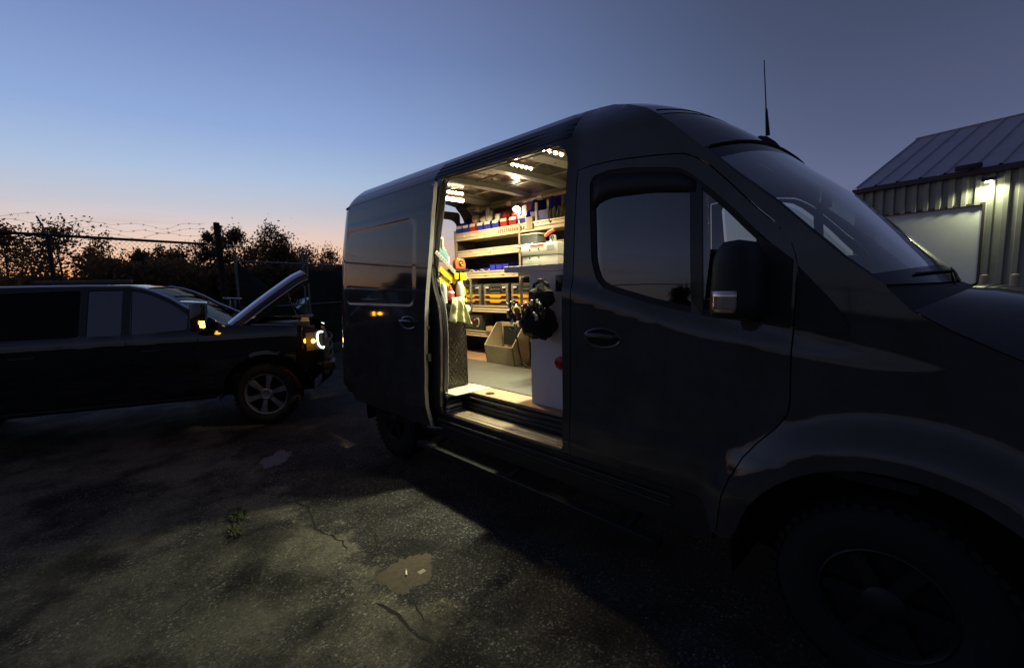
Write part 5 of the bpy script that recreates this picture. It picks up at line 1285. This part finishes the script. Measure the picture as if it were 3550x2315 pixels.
def can(x_, z_, h, r_, lab, cap=None):
    T = thing('spray_can', lab, 'spray can', (x_, DY-.055, z_), group='spray cans on the plate rack')
    MB().lathe((0, 0, 0), (0, 0, 1), [(0, 0), (r_, 0), (r_, h*.80), (r_*.92, h*.84), (r_*.9, h*.85)], 20).build('can', CANM, T, smooth=True)
    MB().lathe((0, 0, h*.85), (0, 0, 1), [(r_*.82, 0), (r_*.80, h*.06), (r_*.55, h*.14), (r_*.2, h*.16), (r_*.2, h*.2), (0, h*.2)], 16).build('cap', cap or CREAM, T, smooth=True)
can(2.325, 1.475, .185, .036, 'pale grey spray can on the right of the plate rack'); can(2.155, 1.49, .165, .030, 'pale spray can on the left, partly behind the door jamb')
bt = thing('glue_bottle', 'small red bottle with a pointed red cap between the spray cans', 'bottle', (2.225, DY-.055, 1.515)); MB().lathe((0, 0, 0), (0, 0, 1), [(0, 0), (.032, 0), (.032, .05), (.024, .062)], 16).build('bottle', M('bottle red', (.45, .05, .04), .4), bt, smooth=True)
MB().lathe((0, 0, .0525), (0, 0, 1), [(.033, 0), (.033, .012), (.028, .02)], 16).build('collar', CREAM, bt, smooth=True); MB().lathe((0, 0, .072), (0, 0, 1), [(.022, 0), (.018, .02), (.006, .04), (.004, .055), (0, .056)], 12).build('nozzle', M('bottle red', (0, 0, 0)), bt, smooth=True)
rk = thing('can_rack', 'black plastic rack holding the spray cans on the diamond plate', 'rack', (0, DY, 0)); BX('tray', BLACKP, rk, 2.13, 2.40, -.10, -.004, 1.455, 1.474); BX('guard', BLACKP, rk, 2.34, 2.41, -.104, -.098, 1.474, 1.495); MB().lathe((2.355, -.10, 1.44), (-.2, -1, 0), [(.028, 0), (.028, .02), (0, .02)], 14).build('holder', CREAM, rk)
# towel
tw = thing('towel', 'pale yellow green cloth draped over the can rack', 'cloth', (2.235, DY-.11, 1.535)); m_ = MB(); rows = []
for i in range(23):
    s_ = i/22; row = []
    for j in range(19):
        t_ = j/18; wdt = .052+.055*t_; x_ = (s_-.5)*2*wdt+.018*t_; fold = .016*math.sin(s_*15+t_*2.2)*(.4+t_)+.009*noise.noise(Vector((s_*5, t_*4, 2)))
        z_ = .035*math.sin(min(1, t_*5)*math.pi/2)*.2-.205*t_-(.05*t_*(s_-.35) if s_ > .35 else -.03*t_*(.35-s_))+.02*noise.noise(Vector((s_*3, 9, 1)))*t_
        row.append((x_, -.012-.020*math.sin(min(1, t_*3)*math.pi/2)+fold, z_))
    rows.append(row)
m_.grid(rows).build('fabric', M('towel pale green', (.56, .58, .30), .9, var=.08, vscale=20, bump=.4, bscale=200), tw, smooth=True, solid=.004)
# ================================================================== pickup with its bonnet raised
# local frame: x forward, y = 0 on the near side skin and negative away from the viewer ... placed at its front axle
PSI = R(22); hv_ = r0*math.cos(PSI)+Vector((math.sin(YAW), math.cos(YAW), 0))*math.sin(PSI)
tO = Vector((1.567, 5.900, 0))
trk = thing('pickup_truck', 'black crew cab pickup with its hood raised and amber lamps lit', 'pickup truck', (tO.x, tO.y, 0), math.atan2(hv_.y, hv_.x))
# local +x = picture right, local +y = away from the viewer
WT = 1.86
def tin(x, z):                                                       # inset of the near flank
    i = .035*max(0, .75-z)**2*4
    if z > 1.14: i += (z-1.14)*.36
    if x > .25: i += .20*((x-.25)/.40)**2.2
    i -= .012*lin(.56, .44, math.hypot(x, z-.385))
    i += .012*lin(.02, -.01, z-.80-.02*x)*lin(.5, .0, abs(z-.78))
    return i
def tpan(name, outer, holes=(), near=True, mat=PAINTT, par=trk, off=0, step=.07, rim=.03):
    outer = dense(outer, step); holes = [dense(h, step) for h in holes]; V, E = [], []
    for pl in [outer]+holes:
        b = len(V); V += [Vector(p) for p in pl]; E += [(b+i, b+(i+1) % len(pl)) for i in range(len(pl))]
    x0_, x1_ = min(p[0] for p in outer), max(p[0] for p in outer); z0_, z1_ = min(p[1] for p in outer), max(p[1] for p in outer)
    a = x0_+step/2
    while a < x1_:
        z = z0_+step/2
        while z < z1_:
            if inside((a, z), outer) and not any(inside((a, z), h) for h in holes) and all(min((a-q[0])**2+(z-q[1])**2 for q in pl) > (step*.4)**2 for pl in [outer]+holes): V.append(Vector((a, z)))
            z += step
        a += step
    rr_ = delaunay_2d_cdt(V, E, [], 0, 1e-6); m_ = MB()
    Y = (lambda x, z, o=0: tin(x, z)+off+o) if near else (lambda x, z, o=0: WT-tin(x, z)-off-o)
    m_.v = [(p.x, Y(p.x, p.y), p.y) for p in rr_[0]]
    for f in rr_[2]:
        c = (sum(rr_[0][i].x for i in f)/3, sum(rr_[0][i].y for i in f)/3)
        if inside(c, outer) and not any(inside(c, h) for h in holes):
            A_, B_2, C_ = [rr_[0][i] for i in f]; ar = (B_2.x-A_.x)*(C_.y-A_.y)-(C_.x-A_.x)*(B_2.y-A_.y)
            m_.f.append(tuple(f) if (ar > 0) == near else tuple(f)[::-1])
    if rim:
        for pl in [outer]+holes:
            n_ = len(pl); b = len(m_.v); m_.v += [(x, Y(x, z), z) for x, z in pl]+[(x, Y(x, z, rim), z) for x, z in pl]; m_.f += [(b+i, b+(i+1) % n_, b+n_+(i+1) % n_, b+n_+i) for i in range(n_)]
    return m_.build(name, mat, par, smooth=True, angle=50)
HZ = 1.245
ROOF = [(-3.0, 1.69), (-2.36, 1.722), (-1.665, 1.720), (-1.29, 1.710), (-1.162, 1.681), (-1.056, 1.639), (-.917, 1.565), (-.781, 1.466), (-.671, 1.403), (-.526, 1.322), (-.44, 1.265), (-.38, 1.238)]
MSG = glassmat('mirror side glass', (.05, .05, .055), gain=7)
for nr_ in (0, 1): MB().add([(x, (tin(x, z)+.004) if nr_ == 0 else WT-tin(x, z)-.004, z) for x, z in ((-1.37, 1.185), (-1.275, 1.185), (-1.275, 1.672), (-1.37, 1.678))], [(0, 1, 2, 3)]).build('pillar_gloss', MSG, trk)
for near in (True, False):
    ol = [(.64, .58), (.655, .88), (.65, 1.06), (.60, 1.135), (.45, 1.185), (.0, 1.222), (-.30, 1.236)]+ROOF[::-1]+[(-3.08, 1.30), (-3.10, 1.20), (-4.75, 1.18), (-4.77, .52), (-3.95, .50)]
    ol += [(-3.40+.50*math.cos(R(a)), .385+.50*math.sin(R(a))) for a in range(170, 9, -12)]+[(-2.89, .47), (-.52, .44)]+[(.49*math.cos(R(a)), .385+.49*math.sin(R(a))) for a in range(174, 5, -12)]+[(.53, .50)]
    ol = [(x, z) for x, z in ol if z > .43]
    W1 = rpoly([(-1.285, 1.185, .04), (-.76, 1.215, .02), (-.75, 1.37, .02), (-.82, 1.435, .05), (-.94, 1.53, .06), (-1.08, 1.61, .06), (-1.19, 1.655, .06), (-1.28, 1.672, .02)])
    W2 = rpoly([(-1.66, 1.19, .02), (-1.36, 1.185, .03), (-1.355, 1.678, .03), (-1.655, 1.68, .02)]); W3 = rpoly([(-2.9, 1.19, .1), (-1.72, 1.19, .03), (-1.715, 1.68, .03), (-2.8, 1.65, .1)])
    tpan('body_side', ol, (W1, W2, W3), near)
    for w_ in (W1, W2, W3):
        yy = (lambda x, z: tin(x, z)+.015) if near else (lambda x, z: WT-tin(x, z)-.015)
        MB().add([(x, yy(x, z), z) for x, z in w_], [tuple(range(len(w_)))]).build('side_window', glassmat('rear glass without reflection', (.03, .03, .03), gain=.6) if w_ is W3 else MSG, trk)  # grey reflection is put into the front panes' glass, kept off the rear pane
    s_ = 1 if near else -1; yb = (lambda x, z, o: tin(x, z)+o) if near else (lambda x, z, o: WT-tin(x, z)-o)
    for x_ in (-.66, -1.32, -2.40):                                     # shut lines
        MB().tube([(x_, yb(x_, z, .001), z) for z in (.52, .8, 1.1, 1.22)], .005, 4).build('door_gap', SEAL, trk)
    for x_ in (-1.18, -2.28): MB().tube([(x_, yb(x_, .99, -.001), 1.0), (x_+.03, yb(x_, .99, -.03), 1.0), (x_+.17, yb(x_, .99, -.03), 1.0), (x_+.20, yb(x_, .99, -.001), 1.0)], .012, 6).build('door_handle', PAINTT, trk, smooth=True)
    MB().tube([(-.55, yb(-.5, .45, .05), .42), (-2.85, yb(-2.8, .45, .05), .42)], .035, 8).build('running_board', BLACKP, trk, smooth=True)
tp_ = MB(); rows = []
for x, z in ROOF[:5]: rows.append([(x, tin(x, z)+(WT-2*tin(x, z))*t_, z+.03*(1-abs(2*t_-1)**3)) for t_ in [k/12 for k in range(13)]])
tp_.grid(rows).build('roof', PAINTT, trk, smooth=True)
ws = MB(); rows = []
for x, z in ROOF[4:]: rows.append([(x+.03*(1-abs(2*t_-1)**2), tin(x, z)+.01+(WT-2*tin(x, z)-.02)*t_, z+.012*(1-abs(2*t_-1)**2)) for t_ in [k/12 for k in range(13)]])
ws.grid(rows).build('windscreen', glassmat('dim glass', (.05, .05, .055), gain=.22), trk, smooth=True)
# bright A pillar / roof edge moulding that catches the sky
for near in (True, False):
    yb = (lambda x, z: tin(x, z)-.004) if near else (lambda x, z: WT-tin(x, z)+.004)
    MB().tube([(x, yb(x, z), z+.004) for x, z in ROOF], .016, 8).build('roof_moulding', M('gloss moulding and sheen', (.80, .82, .86), .10, 1.0), trk, smooth=True)
    MB().tube([(x_, yb(x_, z_-.01), z_) for x_, z_ in ((-.12, 1.231), (.0, 1.226), (.15, 1.215), (.33, 1.202))], .009, 6).build('wing_edge', M('gloss moulding and sheen', (0, 0, 0)), trk, smooth=True)
MB().add([(-3.09, .08, 1.20), (-3.09, WT-.08, 1.20), (-3.0, WT-.24, 1.68), (-3.0, .24, 1.68)], [(0, 1, 2, 3)]).build('rear_window', GLASSD, trk)
BX('bed_floor', LINER, trk, -4.72, -3.11, .08, WT-.08, .72, .75); BX('tailgate', PAINTT, trk, -4.78, -4.73, .06, WT-.06, .62, 1.22, bevel=.01); BX('bed_front', PAINTT, trk, -3.13, -3.10, .08, WT-.08, .7, 1.24)
BX('cab_lining', LINER, trk, -2.95, -.5, .14, WT-.14, .55, 1.15)
for x_ in (-1.35, -2.3):
    for y_ in (.35, 1.15): BX('seat_back', DK, trk, x_-.16, x_-.02, y_, y_+.42, 1.0, 1.50, bevel=.04)
BX('roof_rack_rail', M('dull rail', (.10, .10, .10), .5), trk, -2.64, -1.66, 1.40, 1.45, 1.775, 1.82, bevel=.01)
for x_ in (-2.5, -1.8): BX('rack_foot', BLACKP, trk, x_-.03, x_+.03, 1.39, 1.46, 1.735, 1.776)
# engine bay, bonnet and its strut
BX('engine_bay', LINER, trk, -.36, .52, .16, WT-.16, .60, 1.08); BX('engine_cover', BLACKP, trk, -.1, .4, .5, 1.3, 1.12, 1.19, bevel=.03); BX('battery', BLACKP, trk, .28, .50, .22, .42, 1.12, 1.22, bevel=.01)
hb = MB(); rows = []; ang = R(37)
def hood(u_, t_, lo=0):                                              # u along the hood 0 hinge .. 1 front, t across in metres-ish
    x = 1.03*u_; Wd = WT-.20; e_ = min(t_, 1-t_)*Wd; q = max(0, 1-e_/.17)
    roll = -.085*(1-math.sqrt(max(0, 1-q*q)))
    z = roll+.085+.03*(1-abs(2*t_-1)**2)+.014*math.sin(math.pi*u_)-.04*max(0, u_-.88)**1.2*6-lo
    return (-.33+x*math.cos(ang)-z*math.sin(ang), .10+Wd*t_, 1.195+x*math.sin(ang)+z*math.cos(ang))
TS = [0, .002, .006, .012, .02, .03, .042, .056, .072, .09, .11, .2, .35, .5, .65, .8, .89, .91, .93, .95, .97, .985, .995, 1]
hb.grid([[hood(i/14, t_) for t_ in TS] for i in range(15)])
hd_ = hb.build('hood', PAINTT, trk, smooth=True, angle=80)
MB().grid([[(lambda p: (p[0]-.004, p[1]-.004, p[2]+.005))(hood(i/14, t_)) for t_ in (.002, .006, .012, .02, .03, .042, .056)] for i in range(15)]).build('hood_edge_sheen', M('gloss moulding and sheen', (0, 0, 0)), hd_, smooth=True, angle=80)  # sky reflection on the hood edge put into an added mirror-bright strip
sk = MB()
sk.grid([[hood(i/14, 0, lo) for lo in (0, .018, .04, .055)] for i in range(15)]); sk.grid([[hood(i/14, 1, lo) for lo in (0, .055)] for i in range(15)]); sk.grid([[hood(1, j/16, lo) for lo in (0, .05)] for j in range(17)])
sk.grid([[hood(i/14, .02+.96*j/16, .060) for j in range(17)] for i in range(15)])
sk.build('hood_underside', BLACKP, hd_, smooth=True, angle=30)
MB().tube([hood(i/14, .0, .050) for i in range(15)], .012, 6).build('hood_lip', M('gloss moulding and sheen', (0, 0, 0)), hd_, smooth=True)
MB().tube([(-.36, .12, 1.24), (-.25, .12, 1.15)], .014, 6).build('hinge', BLACKP, hd_); MB().tube([(.36, .9, 1.15), (.22, .9, 1.60)], .008, 6).build('prop_rod', BLACKP, hd_)
# face
gr = MB(); rows = []
for z, o_ in ((.60, .02), (.75, .05), (.92, .045), (1.07, .0)): rows.append([(.60+o_+.07*(1-abs(2*t_-1)**2.5), .20+(WT-.40)*t_, z) for t_ in [k/12 for k in range(13)]])
gr.grid(rows).build('grille', BLACKP, trk, smooth=True)
for z in (.72, .84, .96): MB().tube([(.70+.055*(1-abs(2*t_-1)**2.5), .26+(WT-.52)*t_, z) for t_ in [k/10 for k in range(11)]], .016, 6).build('grille_bar', LINER, trk, smooth=True)
bu = MB(); rows = []
for z, o_ in ((.37, -.06), (.42, .0), (.52, .05), (.62, .06), (.68, .04), (.70, .0)): rows.append([(.56+o_+.12*(1-abs(2*t_-1)**3), .06+(WT-.12)*t_, z) for t_ in [k/16 for k in range(17)]])
bu.grid(rows).build('front_bumper', M('chrome bumper dark', (.12, .12, .13), .18, .9), trk, smooth=True)
BX('bumper_step', BLACKP, trk, .64, .78, .12, .50, .60, .70, bevel=.015)
MB().tube([(.60, .20, .44), (.72, .20, .54), (.74, .20, .64)], .022, 8).build('tow_hook', BLACKP, trk, smooth=True)
for near in (True, False):
    yy = (lambda v: v) if near else (lambda v: WT-v)
    hl = bpy.data.objects.new('headlight', None); lk(hl, trk)
    ty = lambda x, z, o=.0: yy(tin(x, z)+o)
    MB().grid([[(x, ty(x, z, -.006), z) for z in (.87, .92, .98, 1.04, 1.095)] for x in (.46, .52, .57, .61, .645)]+[[(.67, yy(.42), z) for z in (.88, .92, .98, 1.04, 1.08)]]).build('lens', M('headlight lens dark', (.05, .05, .05), .1), hl, smooth=True)
    C_ = [(.652, 1.088), (.628, 1.095), (.602, 1.085), (.590, 1.05), (.590, .975), (.600, .925), (.622, .892), (.648, .880), (.656, .898)]
    MB().tube([(a, ty(a, c, -.022), c) for a, c in C_], .0115, 8).build('daytime_light', emis('daytime white', (.78, 1.0, .86), 3.0), hl, smooth=True)
    MB().lathe((.535, ty(.535, .985, -.004), .985), (0, -1 if near else 1, 0), [(.026, 0), (.020, .014), (0, .020)], 12).build('amber_lamp', emis('amber glow', (1.0, .42, .03), 22), hl, smooth=True)
    if near:
        for (px, py, pz, e_) in ((.54, -.04, .985, 1.6), (-.54, -.37, 1.285, .9)):
            l_ = bpy.data.lights.new('amber', 'POINT'); l_.energy = e_; l_.color = (1, .36, .03); l_.shadow_soft_size = .03; lo = bpy.data.objects.new('amber_glow', l_); lk(lo, trk); lo.location = (px, py, pz)
    mi = bpy.data.objects.new('side_mirror', None); lk(mi, trk)
    m_ = MB(); rows = []
    for k in range(7):
        z = 1.205+.30*k/6; q = 1-.25*abs(k/6-.45)**2*4*.3; rows.append([(-.605+.078*q*math.copysign(abs(math.cos(a))**.6, math.cos(a))+.02*k/6, yy(-.15+.11*q*math.copysign(abs(math.sin(a))**.6, math.sin(a))), z) for a in [2*math.pi*j/16 for j in range(17)]])
    m_.grid(rows); b = len(m_.v); m_.v += [(-.59, yy(-.15), 1.513), (-.605, yy(-.15), 1.198)]
    for j in range(16): m_.f += [(b, 6*17+j, 6*17+j+1), (b+1, j+1, j)]
    m_.build('mirror_housing', PAINTT, mi, smooth=True, recalc=True, angle=50)
    MB().tube([(-.62, yy(-.06), 1.29), (-.66, yy(.05), 1.27)], [.03, .04], 8).build('mirror_arm', BLACKP, mi, smooth=True)
    MB().box(-.565, -.520, yy(-.262)-.006, yy(-.262)+.010, 1.245, 1.318).build('mirror_lamp', emis('amber mirror glow', (1.0, .42, .03), 16), mi, bevel=.006)
    MB().prism([(-.74, yy(-.23), 1.520), (-.50, yy(-.23), 1.500), (-.50, yy(-.07), 1.508), (-.74, yy(-.07), 1.530)], (0, 0, .018)).build('mirror_cap', M('gloss moulding and sheen', (0, 0, 0)), mi, bevel=.006)
# wheels
TRIM = M('truck alloy', (.30, .30, .31), .35, .8, var=.2, vscale=12)
def twheel(xc, near):
    T = bpy.data.objects.new('wheel', None); lk(T, trk); ax_ = (0, -1, 0) if near else (0, 1, 0); y0_ = .035 if near else WT-.035; s_ = -1 if near else 1; r = .378
    m_ = MB(); m_.lathe((xc, y0_, r), ax_, [(.246, -.02), (.252, -.004), (.28, .008), (.32, .012), (.352, -.002), (.370, -.02), (.378, -.045), (.378, -.2), (.34, -.24), (.26, -.24)], 44)
    for k in range(44):
        a = 2*math.pi*k/44; rad = Vector((math.cos(a), 0, math.sin(a))); tan = Vector((-math.sin(a), 0, math.cos(a))); m_.obox(Vector((xc, y0_-s_*.02, r))+rad*.366, tan*.012, (0, .02, 0), rad*.010)
    m_.build('tyre', TYRE, T, smooth=True, angle=40)
    w_ = MB(); w_.lathe((xc, y0_, r), ax_, [(.252, -.008), (.246, .006), (.236, .004), (.228, -.02), (.22, -.07)], 36)
    for k in range(6):
        a = 2*math.pi*(k+.28)/6; rad = Vector((math.cos(a), 0, math.sin(a))); tan = Vector((-math.sin(a), 0, math.cos(a)))
        P_ = []
        for rr_, wd, o_ in ((.045, .026, -.012), (.14, .030, -.004), (.238, .046, -.004)):
            P_.append([Vector((xc, y0_+s_*(o_-.022), r))+rad*rr_-tan*wd*1.05, Vector((xc, y0_+s_*o_, r))+rad*rr_-tan*wd*.8, Vector((xc, y0_+s_*o_, r))+rad*rr_+tan*wd*.8, Vector((xc, y0_+s_*(o_-.022), r))+rad*rr_+tan*wd*1.05])
        w_.grid(P_)
    w_.lathe((xc, y0_, r), ax_, [(.075, -.03), (.072, -.006), (.055, .004), (.05, .002), (0, .004)], 20)
    w_.build('rim', TRIM, T, smooth=True, angle=35)
    if xc == 0:
        c_ = Vector((0, .14 if near else WT-.14, 0)); T.matrix_local = Matrix.Translation(c_) @ Matrix.Rotation(R(-14), 4, 'Z') @ Matrix.Translation(-c_)
    BD = MB().lathe((xc, y0_-s_*.075, r), ax_, [(0, 0), (.21, 0), (.22, -.01)], 28); BD.build('brake_disc', LINER, T)
for xc in (0, -3.40):
    for near in (True, False): twheel(xc, near)
    for near in (True, False):
        y0_, y1_ = (.02, .40) if near else (WT-.02, WT-.40); lm = MB(); lm.grid([[(xc+.51*math.cos(R(a)), y, .385+.51*math.sin(R(a))) for a in range(-8, 189, 12)] for y in (y0_, y1_)])
        lm.add([(xc+.51*math.cos(R(a)), y1_, .385+.51*math.sin(R(a))) for a in range(-8, 189, 12)], [tuple(range(17))]); lm.build('arch_liner', LINER, trk)
BX('underbody', LINER, trk, -4.6, .45, .42, WT-.42, .34, .60)

cb3 = trk.matrix_basis @ Vector((.45, .40, 0)); hx_ = math.atan2(hv_.y, hv_.x)
cx = thing('cardboard_box', 'small tan box standing at the front edge of the open engine bay', 'box', (cb3.x, cb3.y, 1.16), hx_)
BX('carton', M('carton kraft', (.62, .40, .20), .8, var=.1), cx, -.045, .045, -.04, .08, 0, .115)
BX('lid', M('carton lid dark', (.06, .05, .05), .7), cx, -.15, .10, -.05, .12, .118, .140, bevel=.006)
